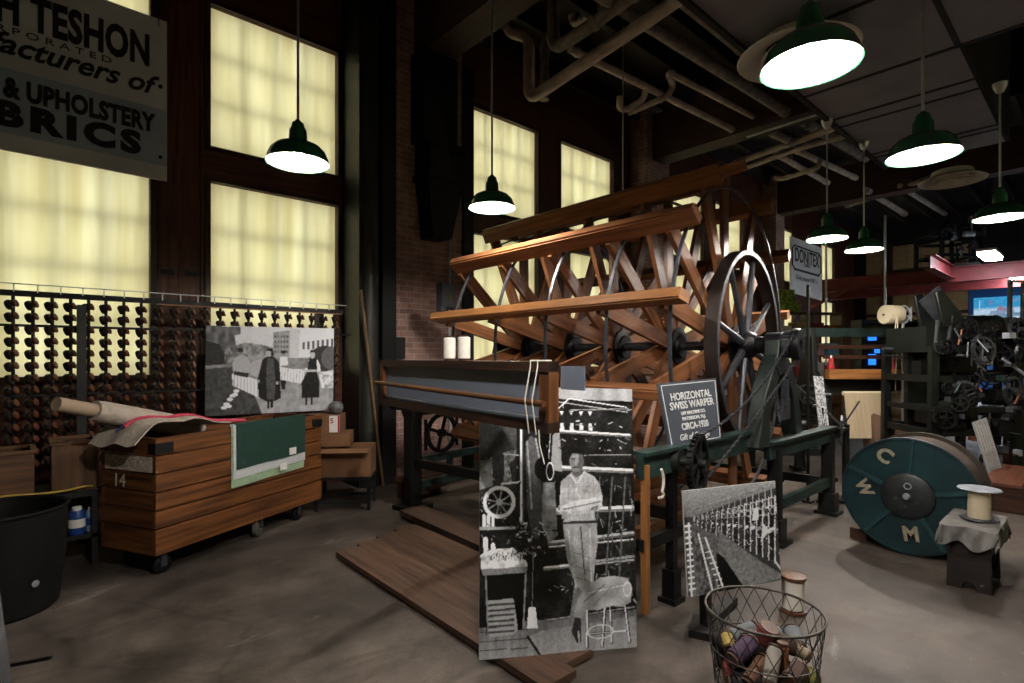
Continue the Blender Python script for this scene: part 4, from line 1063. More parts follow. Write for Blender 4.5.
I.poly(P((180, 330), (200, 316), (228, 320), (245, 345), (245, 380), (232, 412), (178, 400), (172, 360)), .56); I.ell(*p1(204, 302), .023, .036, .4); I.ell(*p1(204, 294), .023, .025, .15); I.poly(P((180, 385), (240, 395), (236, 414), (178, 400)), .14)
I.poly(P((372, 325), (402, 322), (408, 360), (372, 365)), .8); I.ell(*p1(386, 310), .02, .03, .45); I.ell(*p1(386, 302), .022, .02, .12); I.poly(P((372, 430), (398, 430), (396, 470), (382, 470)), .1)
I.poly(P((240, 322), (310, 318), (318, 330), (250, 338)), .5)
I.poly(P((296, 335), (318, 322), (345, 322), (366, 345), (374, 400), (372, 440), (378, 505), (350, 520), (318, 522), (282, 500), (276, 425), (288, 375)), .1, tex=.04)
I.poly(P((316, 330), (344, 330), (352, 420), (350, 512), (318, 512), (312, 420)), .24, tex=.06); I.ell(*p1(322, 308), .022, .042, .55); I.poly(P((308, 300), (318, 285), (338, 288), (346, 315), (334, 325), (332, 300), (320, 296)), .08)
I.line(p1(322, 515), p1(324, 548), .016, .08); I.line(p1(338, 515), p1(338, 546), .016, .08); I.ell(*p1(360, 440), .012, .02, .6); I.ell(*p1(280, 430), .012, .02, .5)
I.poly(P((496, 340), (540, 338), (552, 362), (554, 388), (530, 400), (478, 392), (476, 380), (500, 372)), .86)
I.poly(P((500, 335), (536, 335), (538, 400), (550, 440), (550, 510), (470, 512), (468, 440), (492, 395)), .1, tex=.05); I.line(p1(478, 386), p1(532, 388), .02, .6)
I.ell(*p1(516, 315), .021, .045, .6); I.poly(P((502, 312), (508, 292), (526, 294), (532, 312), (524, 302), (508, 304)), .1); I.line(p1(490, 512), p1(490, 540), .015, .1); I.line(p1(514, 512), p1(516, 540), .015, .1)
I.grain(.07, 100, 70); I.soft(); I.build('print', PRINT, WB, *q, .0012, (.95, .98, 1.05))
# ================================================================ mill cart on casters
n0 = cw(-2.4, 3.65); L_ = cw(.36, .933); V_ = cw(-.933, .36)
TL, TWd, z0, z1 = 1.62, .55, .15, .955
BIN = thing('mill_cart', 'long plank sided wooden mill cart on casters with a green towel over it', 'cart', n0 + L_ * TL / 2 + V_ * TWd / 2)
nr = 6; hh = (z1 - z0 - .06) / nr; th = .03
def plank(a, c, z, h, name='plank', m=W_CART):
    o = V(0, 0, z + h / 2)
    return MB().bar(a + o, c + o, th, h - .012).build(name, m, BIN, bevel=.004)
for k in range(nr):
    z = z0 + k * hh + (.06 if k else 0)
    h_ = hh if k else hh + .06
    plank(n0 + V_ * th / 2 + L_ * 0, n0 + V_ * th / 2 + L_ * TL, z, h_)
    plank(n0 + V_ * (TWd - th / 2), n0 + V_ * (TWd - th / 2) + L_ * TL, z, h_)
    plank(n0 + V_ * th + L_ * th / 2, n0 + V_ * (TWd - th) + L_ * th / 2, z, h_, 'end_plank')
    plank(n0 + V_ * th + L_ * (TL - th / 2), n0 + V_ * (TWd - th) + L_ * (TL - th / 2), z, h_, 'end_plank')
cm = n0 + L_ * TL / 2 + V_ * TWd / 2
MB().hexa(cm + V(0, 0, z0 + .04), L_ * (TL / 2 - .03), V_ * (TWd / 2 - .03), V(0, 0, .015)).build('bottom', W_DARK, BIN)
m = MB()
for s in (.06, TL - .06):
    for v in (th + .015, TWd - th - .015): m.bar(n0 + L_ * s + V_ * v + V(0, 0, z0 + .03), n0 + L_ * s + V_ * v + V(0, 0, z1 - .03), .04, .03, L_)
m.build('corner_battens', W_DARK, BIN)
for s, v in ((0, 0), (TL, 0), (0, TWd), (TL, TWd)):
    c = n0 + L_ * s + V_ * v; sl = L_ * (1 if s == 0 else -1); sv = V_ * (1 if v == 0 else -1)
    MB().hexa(c + sl * .06 - sv * .003 + V(0, 0, z1 - .075), L_ * .065, V_ * .003, V(0, 0, .035)).hexa(c + sv * .03 - sl * .003 + V(0, 0, z1 - .075), V_ * .035, L_ * .003, V(0, 0, .035)).build('corner_iron', BLKST, BIN, bevel=.002)
m = MB()
for i in range(9):
    pass
p = n0 - L_ * .0026 + V_ * .27
MB().hexa(p + V(0, 0, z0 + .06 + 4.5 * hh), V_ * .24, L_ * .0012, V(0, 0, hh * .42)).build('whitewashed_patch', mat('chipped_white_paint', '#b5a89c', .8, 0, .6, 40, (1, 1, 3)), BIN)
text('stencil', '14', .13, n0 - L_ * .003 + V_ * .36 + V(0, 0, z0 + .06 + 3.45 * hh), V_ * -1, (0, 0, 1), mat('worn_white_stencil', '#b9b0a5', .8, 0, .4, 60), BIN)
def caster(c, name, r, m1, ang):
    d = V(math.cos(ang), math.sin(ang), 0); s = V(-d.y, d.x, 0)
    w = MB().lathe([(r * .2, -.02), (r * .85, -.02), (r, -.014), (r, .014), (r * .85, .02), (r * .2, .02)], c + V(0, 0, r), s, 24, ring=True).build(name, m1, BIN)
    MB().bar(c + s * .03 + V(0, 0, r - .01), c + s * .03 + V(0, 0, z0 - .01), .04, .006, s).bar(c - s * .03 + V(0, 0, r - .01), c - s * .03 + V(0, 0, z0 - .01), .04, .006, s).box(c + V(0, 0, z0 - .006), (.09, .08, .012), ang).cyl(c - s * .04 + V(0, 0, r), c + s * .04 + V(0, 0, r), .008, 8).build('fork', IRON2, w)
WHL = mat('worn_grey_wheel', '#4a4642', .6, .1, .3, 10)
caster(n0 + L_ * .1 + V_ * .08, 'caster', .06, IRON, .3); caster(n0 + L_ * .14 + V_ * (TWd - .1), 'caster', .06, IRON, .8)
caster(n0 + L_ * .93 + V_ * .07, 'caster', .085, WHL, .9); caster(n0 + L_ * .93 + V_ * (TWd - .08), 'caster', .085, WHL, .9)
caster(n0 + L_ * 1.4 + V_ * .09, 'caster', .06, IRON, .5); caster(n0 + L_ * 1.45 + V_ * (TWd - .1), 'caster', .06, IRON, .5)
# towel hung over the near side
def drape(s0, s1, drop, off, slack):
    """cloth over the side wall: inside a little, over the rim and down"""
    def fn(u, v):
        s = s0 + (s1 - s0) * u; t = v * (drop + .14)
        wob = .006 * math.sin(u * 9 + slack) * v
        if t < .1: p = V_ * (th + off + .004) + V(0, 0, z1 - .1 + t)
        elif t < .14: 
            f = (t - .1) / .04; p = V_ * (th * (1 - f) + off * math.cos(f * PI)) + V(0, 0, z1 + off + .004 * math.sin(f * PI))
        else: p = V_ * -(off + wob) + V(0, 0, z1 + off - (t - .14) + .02 * (u - .5) * v)
        return n0 + L_ * s + p
    return fn
TOWG = mat('dark_green_terry', '#0b3028', .95, 0, .25, 40, bump=.5, bscale=180)
TOWL = mat('pale_green_cloth', '#8fa88a', .95, 0, .15, 40, bump=.4, bscale=160); TOWW = mat('white_terry', '#b9bcc0', .95, 0, .08, 40, bump=.4, bscale=160)
T = thing('green_towel', 'dark green towel with white hem hung over the mill cart side', 'towel', n0 + L_ * .9 + V(0, 0, .6))
A_, B_ = .6, 1.38
MB().sheet(drape(A_, B_, .47, .004, 0), 16, 24, 0, .004).build('pale_green_layer', TOWL, T)
MB().sheet(drape(A_ + .01, B_ + .012, .41, .010, .6), 16, 24, 0, .004).build('white_layer', TOWW, T)
MB().sheet(drape(A_ + .035, B_ + .008, .345, .016, 1.2), 16, 24, 0, .004).build('green_layer', TOWG, T)
f1 = drape(A_, B_, .47, .024, 1)
for s, t in ((.8, .74), (.66, .93)):
    p = f1(s, t); MB().hexa(p, L_ * .04, V_ * .0012, V(0, 0, .03)).build('paper_label', PAPER, T)
# rolls of cloth lying into the cart
ra = at(56, 404, 3.35); rb = n0 + L_ * .9 + V_ * .4 + V(0, 0, .85)
rdv = (rb - ra).normalized()
RL = thing('cloth_roll', 'cardboard tube with beige cloth rolled on it, sticking out of the cart', 'cloth roll', (ra.x, ra.y, ra.z - .06))
MB().lathe([(.034, .004), (.034, 0), (.045, 0), (.045, .9), (.034, .9)], ra, rdv, 24).build('cardboard_tube', mat('tan_tube', '#9a8672', .8, 0, .1, 8), RL)
CLO = mat('rumpled_linen', '#a0958a', .95, 0, .18, 14, bump=.5, bscale=30)
pts = [ra + rdv * s for s in (.24, .3, .5, .8, 1.1)]
MB().tube(pts, [.066, .072, .074, .074, .07], 24).build('rolled_cloth', CLO, RL)
# cloth hanging over the near end of the cart
DC = thing('draped_cloth', 'rumpled beige cloth with a pink edge draped over the cart end', 'cloth', n0 + V(0, 0, .9))
def dfn(u, v):
    y = .02 + .46 * v
    s = -.13 + .75 * u
    z = 1.065 - .03 * v - .1 * max(0, u - .55) * 2
    over = max(0, .2 - u) / .2
    z -= over ** 1.5 * .14 + .012 * math.sin(v * 11 + u * 5) + .008 * math.sin(u * 17)
    if u > .25: z = max(z, .99 - .0 * u)
    return n0 + L_ * s + V_ * y + V(0, 0, z)
MB().sheet(dfn, 30, 24, 0, .008).build('cloth', CLO, DC)
PINK = mat('pink_cloth_edge', '#b23a55', .9, 0, .15, 20); BLUE = mat('blue_cloth_edge', '#33406e', .9, 0, .15, 20)
MB().tube([dfn(.12 + .88 * i / 20, .5 - .47 * i / 20) + V(0, 0, .012) for i in range(21)] + [n0 + L_ * .78 + V_ * .05 + V(0, 0, .985)], .013, 8).build('pink_edge', PINK, DC)
MB().tube([dfn(.1 + .7 * i / 20, .62 - .42 * i / 20) + V(0, 0, .012) for i in range(21)], .009, 8).build('blue_edge', BLUE, DC)
# ================================================================ bobbin creel along the windows
CY = 5.72; CZ = 2.035
CR = thing('bobbin_creel', 'long dark creel frame of upright rods standing before the windows', 'creel', (.8, CY, 0))
xr = 2.62
MB().mm(-.9, xr + .03, CY - .02, CY + .02, CZ - .06, CZ - .015).build('top_rail', IRON, CR)
MB().mm(-.9, xr + .06, CY - .035, CY - .027, CZ + .03, CZ + .038).build('upper_wire', ROD, CR)
MB().mm(.9, xr, CY - .035, CY - .02, CZ - .07, CZ - .06).build('wood_batten', W_HONEY, CR)
MB().mm(-.9, xr + .1, CY - .06, CY - .045, 1.735, 1.755).build('middle_rail', IRON, CR)
MB().mm(-.9, 1.9, CY - .06, CY - .045, 1.19, 1.205).build('lower_rail', IRON, CR)
for k in range(24):
    x = -.6 + k * .14
    if x < xr: MB().mm(x - .004, x + .004, CY - .035, CY - .025, CZ - .03, CZ + .035).build('wire_post', ROD, CR)
for x in (-.8, .36, 1.2, xr - .02):
    pass
for x in (-.8, xr - .25): MB().mm(x - .03, x + .03, CY - .03, CY + .03, 0, CZ - .06).build('upright', IRON, CR)
MB().mm(.335, .395, CY - .16, CY - .1, 0, 1.92).mm(.335, .395, CY - .1, CY - .02, 1.7, 1.76).build('upright', BLKST, CR)
cols = [-.16 + .116 * i for i in range(7)] + [.66 + .126 * i for i in range(16)]
cols = [x for x in cols if x < 2.58 and abs(x - .36) > .02]
MBr = None
for x in cols:
    MB().cyl((x, CY, .42), (x, CY, CZ - .06), .012, 8).build('rod', BLKST, CR)
MB().mm(-.9, xr, CY - .03, CY + .03, .36, .42).build('bottom_rail', IRON, CR)
proto = None
for ci, x in enumerate(cols):
    lim = 14 if x < 1.28 else (3 if x < 2.4 else 8)
    for k in range(lim):
        p = V(x, CY - .03, 1.915 - k * .096)
        if proto is None:
            proto = thing('bobbin', 'small dark bobbin with copper brown end on a creel rod', 'bobbin', p, 0, 'bobbins on the creel rods')
            ax = V(.72, -.35, .25).normalized()
            MB().lathe([(.0, -.03), (.036, -.026), (.041, -.012), (.037, .004), (.022, .008)], p + V(-.012, -.012, -.01), ax, 14).build('knob', BOBD, proto)
            MB().lathe([(.018, .0), (.02, .012), (.027, .028), (.031, .034), (.028, .04), (.0, .042)], p + V(-.012, -.012, -.01), ax, 14).build('copper_end', COPPER, proto)
        else: copy_tree(proto, p)
# ================================================================ boxes, broom stick, barrel and shelf at the left
def carton(name, label, c, size, rz, m, parts=None, flaps=0.0):
    t = thing(name, label, 'box', c, rz)
    X, Y, Z = size; w = .006
    M = XF[t.name]
    b = MB()
    for sx in (-1, 1): b.box((sx * (X / 2 - w / 2), 0, Z / 2), (w, Y, Z))
    for sy in (-1, 1): b.box((0, sy * (Y / 2 - w / 2), Z / 2), (X - 2 * w, w, Z))
    b.box((0, 0, w / 2), (X - 2 * w, Y - 2 * w, w))
    if not flaps: b.box((0, 0, Z - w / 2), (X - 2 * w, Y - 2 * w, w))
    b.build('walls', m, t, True)
    if flaps:
        for sy in (-1, 1):
            b = MB().bar((-X / 2 + .01, sy * Y / 2, Z), (X / 2 - .01, sy * Y / 2, Z), .002, .002)
            e = V(0, math.cos(flaps) * sy, math.sin(flaps)) * Y * .4
            b = MB().hexa(V(0, sy * (Y / 2 - .003), Z + .004) + e / 2, V(X / 2 - .008, 0, 0), e / 2, V(0, -math.sin(flaps) * sy, math.cos(flaps)) * .003).build('flap', m, t, True)
    return t
bz = .33; bc = cw(-1.67, 5.46); ang = _a * -1 + .1
KT = thing('low_trolley', 'low black metal trolley carrying cardboard boxes beside the cart', 'trolley', (bc.x, bc.y, 0), ang)
MB().box((0, 0, bz - .015), (.56, .4, .03)).build('deck', BLKST, KT, True, bevel=.004)
for sx in (-.25, .25):
    for sy in (-.17, .17): MB().box((sx, sy, (bz - .03) / 2), (.03, .03, bz - .03)).build('leg', BLKST, KT, True)
MB().box((0, -.17, .08), (.5, .02, .03)).box((0, .17, .08), (.5, .02, .03)).build('stretcher', BLKST, KT, True)
b1 = carton('cardboard_box', 'open cardboard box at the bottom of the pile beside the cart', (bc.x, bc.y, bz), (.54, .36, .27), ang, CARD, flaps=-.12)
text('print', 'FABRIC', .05, XF[b1.name] @ V(0, -.1815, .16), XF[b1.name].to_3x3() @ V(1, 0, 0), (0, 0, 1), mat('faded_red_print', '#5a3020', .8), b1, .0004)
c2 = bc + cw(-.16, .03)
b2 = carton('cardboard_box', 'flat cardboard box in the middle of the pile beside the cart', (c2.x, c2.y, bz + .285), (.4, .3, .13), ang + .06, CARD)
b3 = carton('cardboard_box', 'small cardboard box with a white and red label on top of the pile', (c2.x - .05, c2.y + .02, bz + .418), (.34, .26, .18), ang, CARD)
M = XF[b3.name]
o = MB().hexa(M @ V(.115, -.1315, .09), M.to_3x3() @ V(.05, 0, 0), M.to_3x3() @ V(0, .0012, 0), V(0, 0, .082)).build('white_label', PAPER, b3)
RB_ = mat('red_label_ink', '#9c2730', .7)
MB().hexa(M @ V(.155, -.1333, .09), M.to_3x3() @ V(.009, 0, 0), M.to_3x3() @ V(0, .0006, 0), V(0, 0, .08)).build('red_stripe', RB_, o)
text('print', '5', .07, M @ V(.09, -.1335, .12), M.to_3x3() @ V(1, 0, 0), (0, 0, 1), RB_, o, .0005, bold=.002)
o = MB().lathe([(.0, 0), (.055, .01), (.075, .05), (.07, .09), (.04, .12), (.0, .125)], M @ V(.1, .0, .181), (0, 0, 1), 16).build('plastic_bag', mat('grey_plastic_bag', '#5e6062', .4, 0, .3, 14, bump=.8, bscale=24))
tag(o, 'crumpled grey plastic bag on the topmost cardboard box', 'bag')
s0 = onz(383, 486, .0); s1 = at(361, 290, 6.06)
o = MB().tube([s0 + V(0, 0, .004), s0.lerp(s1, .5), s1], [.016, .017, .016], 12).build('wooden_pole', mat('pale_pole_wood', '#6e5338', .6, 0, .25, 4, (1, 1, 1)))
tag(o, 'long pale wooden pole leaning against the dark steel column', 'pole')
# low bench before the brick pier
lb = onz(405, 500, 0) + cw(.12, .2)
LB = thing('low_bench', 'low dark wooden bench on the floor before the brick pier', 'bench', lb, .15)
MB().box((0, 0, .2), (.5, .24, .05)).build('seat', W_BOX, LB, True, bevel=.004)
for sx in (-.2, .2): MB().box((sx, 0, .0875), (.05, .2, .175)).build('leg', W_DARK, LB, True, bevel=.003)
pp = onY(400, 356, 5.6)
# barrel
bc = cw(-3.02, 3.2)
BAR = thing('black_barrel', 'black open topped barrel standing at the left edge', 'barrel', bc)
MB().lathe([(.0, .0), (.25, .0), (.27, .02), (.3, .3), (.31, .585), (.325, .6), (.31, .61), (.295, .6), (.285, .3), (.25, .04), (.0, .035)], bc, (0, 0, 1), 40).build('body', mat('black_plastic', '#040404', .7, 0, .2, 6, spec=.2), BAR)
h = bc + cw(.285, -.06).normalized() * .3
MB().lathe([(.0, 0), (.018, .002), (.02, .006), (.0, .01)], bc + cw(.95, -.3).normalized() * .296 + V(0, 0, .2), cw(.95, -.3), 12).build('bung', ROD, BAR)
# shelf with crates and cans behind the barrel
sh = onY(40, 470, 4.92); 
SH = thing('low_shelf', 'low black shelf rack behind the barrel with crates on top', 'shelf', (-.1, 5.16, 0))
sx0, sx1, sy0, sy1 = -.65, .42, 4.93, 5.4
MB().mm(sx0, sx1, sy0, sy1, .5, .54).build('top', BLKST, SH, bevel=.004)
MB().mm(sx0, sx1, sy0, sy1, .2, .23).build('shelf', BLKST, SH, bevel=.004)
for x in (sx0, sx1 - .04):
    for y in (sy0, sy1 - .04): MB().mm(x, x + .04, y, y + .04, 0, .5).build('leg', BLKST, SH)
def crate(label, x0, x1, y0, y1, z0, z1):
    t = thing('plywood_crate', label, 'crate', ((x0 + x1) / 2, (y0 + y1) / 2, z0)); w = .015
    MB().mm(x0, x1, y0, y0 + w, z0, z1).build('side', W_BOX, t); MB().mm(x0, x1, y1 - w, y1, z0, z1).build('side', W_BOX, t)
    MB().mm(x0, x0 + w, y0 + w, y1 - w, z0, z1).build('side', W_BOX, t); MB().mm(x1 - w, x1, y0 + w, y1 - w, z0, z1).build('side', W_BOX, t)
    MB().mm(x0 + w, x1 - w, y0 + w, y1 - w, z0, z0 + .012).build('bottom', W_DARK, t)
    m = MB().mm(x0 - .01, x1 + .01, y0 - .01, y0 + .02, z1, z1 + .02).mm(x0 - .01, x1 + .01, y1 - .02, y1 + .01, z1, z1 + .02).mm(x0 - .01, x0 + .02, y0 + .02, y1 - .02, z1, z1 + .02).mm(x1 - .02, x1 + .01, y0 + .02, y1 - .02, z1, z1 + .02)
    m.build('rim', W_BOX, t)
crate('plywood crate on the low shelf beside the mill cart', .16, .42, 4.97, 5.32, .54, .88)
crate('plywood crate on the low shelf at the left edge', -.62, .07, 4.97, 5.32, .54, .84)
def can(label, x, y, z, r, h, m, band=None):
    t = thing('can', label, 'can', (x, y, z)); 
    MB().lathe([(r * .92, 0), (r, .006), (r, h - .012), (r * .9, h - .004), (r * .9, h)], (x, y, z), (0, 0, 1), 20).build('body', m, t)
    MB().lathe([(r * .6, h), (r * .6, h + .02), (r * .5, h + .025)], (x, y, z), (0, 0, 1), 16).build('lid', PAPER, t)
    MB().lathe([(r + .001, h * .3), (r + .001, h * .65)], (x, y, z), (0, 0, 1), 20).build('label', band or PAPER, t)
BLUEC = mat('blue_can_paint', '#1e3f80', .4, 0, .1, 8)
can('blue can on the lower shelf between the barrel and the cart', .3, 4.99, .23, .05, .17, BLUEC)
can('smaller white and blue can on the lower shelf beside the blue can', .385, 5.02, .23, .034, .15, mat('pale_blue_can', '#7d93b8', .4), BLUEC)
can('dark can with yellow band on the lower shelf', .2, 4.99, .23, .035, .14, BLKST, mat('yellow_band', '#a3a02c', .5))
P_ = [onY(2, 509, 4.6), onY(20, 499, 4.66), onY(40, 490, 4.72)]
pts = [V(-.62, 4.915, .47), V(-.45, 4.915, .5), V(-.28, 4.915, .545), V(-.1, 4.92, .575), V(.05, 4.945, .562), V(.2, 4.945, .556), V(.3, 4.945, .566), V(.36, 4.95, .57), V(.41, 5.0, .55)]
def smooth(pts, n=8):
    o = []
    for i in range(len(pts) - 1):
        a, b, c, d = pts[max(i - 1, 0)], pts[i], pts[i + 1], pts[min(i + 2, len(pts) - 1)]
        for k in range(n):
            t = k / n; o.append(.5 * ((2 * b) + (c - a) * t + (2 * a - 5 * b + 4 * c - d) * t * t + (3 * b - a - 3 * c + d) * t ** 3))
    return o + [pts[-1]]
o = MB().tube(smooth([Vector(p) for p in pts]), .008, 8).build('yellow_cord', mat('yellow_cord_jacket', '#b0922a', .5)); tag(o, 'yellow extension cord lying along the low shelf behind the barrel', 'cord')
# slanting black stand leg in the near left corner
e = cw(-1.93, 2.1)
LS = thing('equipment_stand', 'dark metal stand with a slanting leg at the bottom left corner', 'stand', e)
MB().bar(cw(-2.19, 2.28, .6), cw(-1.93, 2.1, .0), .03, .03).build('slanting_leg', IRON, LS)
MB().bar(cw(-2.05, 2.19, .25), cw(-1.87, 2.2, .28), .012, .012).build('hook', IRON, LS)
MB().bar(cw(-2.3, 2.0, .0), cw(-2.19, 2.28, .62), .03, .03).bar(cw(-2.19, 2.28, .6), cw(-2.3, 2.45, 0), .03, .03).build('back_leg', IRON, LS)
# ================================================================ wire basket of bobbins
bc = cw(1.02, 2.2); bc.z = 0
BK = thing('wire_basket', 'round wire mesh basket full of coloured thread bobbins', 'basket', bc)
WIRE = mat('dull_basket_wire', '#4a4542', .5, .7, .3, 20)
bh, br0, br1 = .475, .165, .222
def br_(z): return br0 + (br1 - br0) * (z / bh)
MB().torus(bc + V(0, 0, bh), (0, 0, 1), br1, .0055, 48, 8).build('rim', WIRE, BK)
m = MB()
for z in (.006, .16, .32): m.torus(bc + V(0, 0, z), (0, 0, 1), br_(z), .003, 40, 6)
m.build('hoops', WIRE, BK)
m = MB(); NW = 22
for s in (-1, 1):
    for k in range(NW):
        m.tube([bc + V(br_(z) * math.cos(a), br_(z) * math.sin(a), z) for z, a in [(bh * i / 10, 2 * PI * k / NW + s * 1.15 * i / 10) for i in range(11)]], .0018, 5)
m.build('mesh', WIRE, BK)
m = MB()
for k in range(-3, 4):
    y = k * .045; x = math.sqrt(br0 ** 2 - y * y); m.tube([bc + V(-x, y, .006), bc + V(x, y, .006)], .002, 5).tube([bc + V(y, -x, .006), bc + V(y, x, .006)], .002, 5)
m.build('bottom_mesh', WIRE, BK)
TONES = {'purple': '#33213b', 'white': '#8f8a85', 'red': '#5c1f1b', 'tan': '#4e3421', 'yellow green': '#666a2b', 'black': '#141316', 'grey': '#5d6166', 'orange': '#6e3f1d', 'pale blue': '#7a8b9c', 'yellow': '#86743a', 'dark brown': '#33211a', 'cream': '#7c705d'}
BCORE = wood('dark_bobbin_core', '#3a2418', '#553523', .5)
TM = {k: mat('thread_' + k.replace(' ', '_'), v, .85, 0, .15, 60, (1, 1, 10)) for k, v in TONES.items()}
def bobbin(col, c, ax, r, L, label, group=None):
    ax = Vector(ax).normalized(); c = Vector(c)
    t = thing('thread_bobbin', label, 'bobbin', c, 0, group)
    a = c - ax * L / 2
    MB().lathe([(r * .6, L * .06), (r, L * .12), (r * 1.02, L * .5), (r, L * .88), (r * .6, L * .94)], a, ax, 18).build('thread', TM[col], t)
    MB().lathe([(.0, 0), (r * .9, 0), (r * .92, L * .05), (r * .4, L * .08), (r * .4, L * .92), (r * .92, L * .95), (r * .9, L), (.0, L)], a, ax, 18).build('core', BCORE, t)
top_ = [('purple', -.105, -.05, .335, (1, .6, .35), .034, .14, 'purple thread bobbin lying at the top left in the wire basket'),
        ('yellow', -.135, .02, .33, (.2, 1, .2), .025, .09, 'small yellow thread bobbin by the left mesh of the basket'),
        ('grey', -.05, .075, .345, (1, .2, .3), .03, .13, 'grey thread bobbin under the picture board end of the basket'),
        ('tan', -.075, -.1, .285, (1, .7, .6), .026, .14, 'tan thread bobbin beside the white one in the basket'),
        ('white', -.015, -.105, .31, (.5, .55, 1), .027, .15, 'white thread bobbin standing aslant at the middle of the basket'),
        ('red', .03, .03, .36, (.2, -.3, 1), .042, .075, 'dark red thread cone on top of the heap in the basket'),
        ('orange', .045, -.06, .295, (.1, .1, 1), .024, .15, 'orange wooden bobbin upright below the red cone in the basket'),
        ('cream', .12, .0, .325, (1, -.6, -.5), .024, .14, 'long cream thread bobbin slanting right in the basket'),
        ('pale blue', .075, .075, .33, (.7, .7, .2), .028, .1, 'pale blue thread bobbin behind the red cone in the basket'),
        ('grey', .155, .05, .33, (.2, 1, .3), .034, .11, 'broad grey thread bobbin by the right mesh of the basket'),
        ('yellow green', .13, -.06, .225, (1, .4, .1), .036, .12, 'upper yellow green thread bobbin at the right of the basket'),
        ('yellow green', .105, -.09, .13, (1, .2, .2), .034, .12, 'lower yellow green thread bobbin at the right of the basket'),
        ('pale blue', -.06, -.125, .17, (.3, .8, .5), .03, .1, 'pale blue thread bobbin low at the front of the basket'),
        ('red', -.155, -.04, .25, (.3, 1, .2), .026, .1, 'small red thread bobbin at the left mesh of the basket')]
for col, u, w, z, a, r, L, lab in top_:
    p = bc + RT.to_3d() * u + FW.to_3d() * w + V(0, 0, z)
    bobbin(col, p, RT.to_3d() * a[0] + FW.to_3d() * a[1] + V(0, 0, a[2]), r, L, lab)
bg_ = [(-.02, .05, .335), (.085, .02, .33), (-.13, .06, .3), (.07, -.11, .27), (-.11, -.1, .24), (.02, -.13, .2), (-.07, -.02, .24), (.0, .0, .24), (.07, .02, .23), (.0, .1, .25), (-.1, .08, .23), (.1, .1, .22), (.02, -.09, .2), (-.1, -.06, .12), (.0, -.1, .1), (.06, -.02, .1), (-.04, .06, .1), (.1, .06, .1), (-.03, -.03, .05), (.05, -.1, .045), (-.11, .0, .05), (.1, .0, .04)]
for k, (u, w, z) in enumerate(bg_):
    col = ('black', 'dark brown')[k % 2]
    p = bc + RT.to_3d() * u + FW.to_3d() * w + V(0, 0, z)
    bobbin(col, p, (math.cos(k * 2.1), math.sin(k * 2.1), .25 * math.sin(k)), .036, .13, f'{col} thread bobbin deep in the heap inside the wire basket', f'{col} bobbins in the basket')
p = onz(793, 612, 0)
S = thing('thread_spool', 'white thread spool with brown wooden ends standing on the floor behind the basket', 'spool', p)
MB().lathe([(.05, .02), (.06, .03), (.062, .19), (.05, .2)], p, (0, 0, 1), 24).build('thread', BLANK, S)
WEND = wood('brown_spool_wood', '#4e3022', '#6a4632', .5)
MB().lathe([(.06, .0), (.07, .004), (.07, .018), (.04, .022)], p, (0, 0, 1), 24).build('end_disc', WEND, S); MB().lathe([(.04, .196), (.07, .2), (.07, .216), (.06, .22)], p, (0, 0, 1), 24).build('end_disc', WEND, S)
# ================================================================ teal drum
dc = V(4.97, 1.03, .447); dr = .437; dl = .5
DR = thing('cable_drum', 'large teal painted drum with white brush letters lying on its edge', 'drum', (dc.x + dl / 2, dc.y, 0))
A_ = V(1, 0, 0)
f = MB().lathe([(.0, .012), (dr - .015, .012), (dr - .012, .0), (dr, .0), (dr, .035), (.0, .035)], dc, A_, 64).build('front_flange', TEAL, DR)
def face(a, r): return dc + V(0, -r * math.cos(a), r * math.sin(a))
for a in (85, 13, -59, -131, 157):
    a = math.radians(a); MB().bar(face(a, .17) + V(.004, 0, 0), face(a, dr - .014) + V(.004, 0, 0), .018, .03).build('rib', mat('rib_teal','#1b3a3f',.4,.1,.2,6) if 'rib_teal' not in MATS else MATS['rib_teal'], f)
MB().lathe([(dr, .0), (dr + .004, .003), (dr + .004, .032), (dr, .035)], dc, A_, 64, ring=True).build('rim_band', IRON2, f)
h = MB().lathe([(.0, -.02), (.15, -.02), (.172, -.008), (.175, .01), (.0, .012)], dc, A_, 40).build('hub_plate', mat('dark_hub_steel', '#262a2d', .45, .4, .3, 10), DR)
m = MB().lathe([(.0, -.05), (.02, -.048), (.026, -.02), (.0, -.018)], dc, A_, 20); m.build('axle_end', SILVER, h)
MB().lathe([(.018, -.03), (.026, -.03), (.026, -.018), (.018, -.018)], face(math.radians(85), .08), A_, 20, ring=True).build('ring_mark', SILVER, h)
for a in (-30, -95, 200): MB().lathe([(.0, -.028), (.013, -.026), (.013, -.018), (.0, -.018)], face(math.radians(a), .075), A_, 12).build('bolt', IRON2, h)
MB().lathe([(.0, .036), (dr - .03, .036), (dr - .02, dl * .5), (dr - .03, dl - .036), (.0, dl - .036)], dc, A_, 56).build('wound_cloth', mat('brown_wound_cloth', '#3a2c25', .9, 0, .25, 30), DR)
MB().lathe([(.0, dl - .035), (dr, dl - .035), (dr, dl), (.0, dl)], dc, A_, 64).build('back_flange', mat('brown_drum_flange', '#33281f', .6, .1, .3, 8), DR)
LET = mat('white_brush_paint', '#8d8570', .8, 0, .3, 30)
def dl_(ch, a, r, rot, size, sx=1.0):
    a = math.radians(a); rot = math.radians(rot)
    ex = V(0, -math.cos(rot), math.sin(rot)); ey = V(0, math.sin(rot), math.cos(rot))
    text('letter', ch, size, face(a, r) + V(.011, 0, 0), ex, ey, LET, f, bold=.006, sx=sx)
dl_('C', 118, .32, -28, .15); dl_('M', -86, .29, 8, .15, .9); dl_('W', 178, .29, -62, .13, .9)
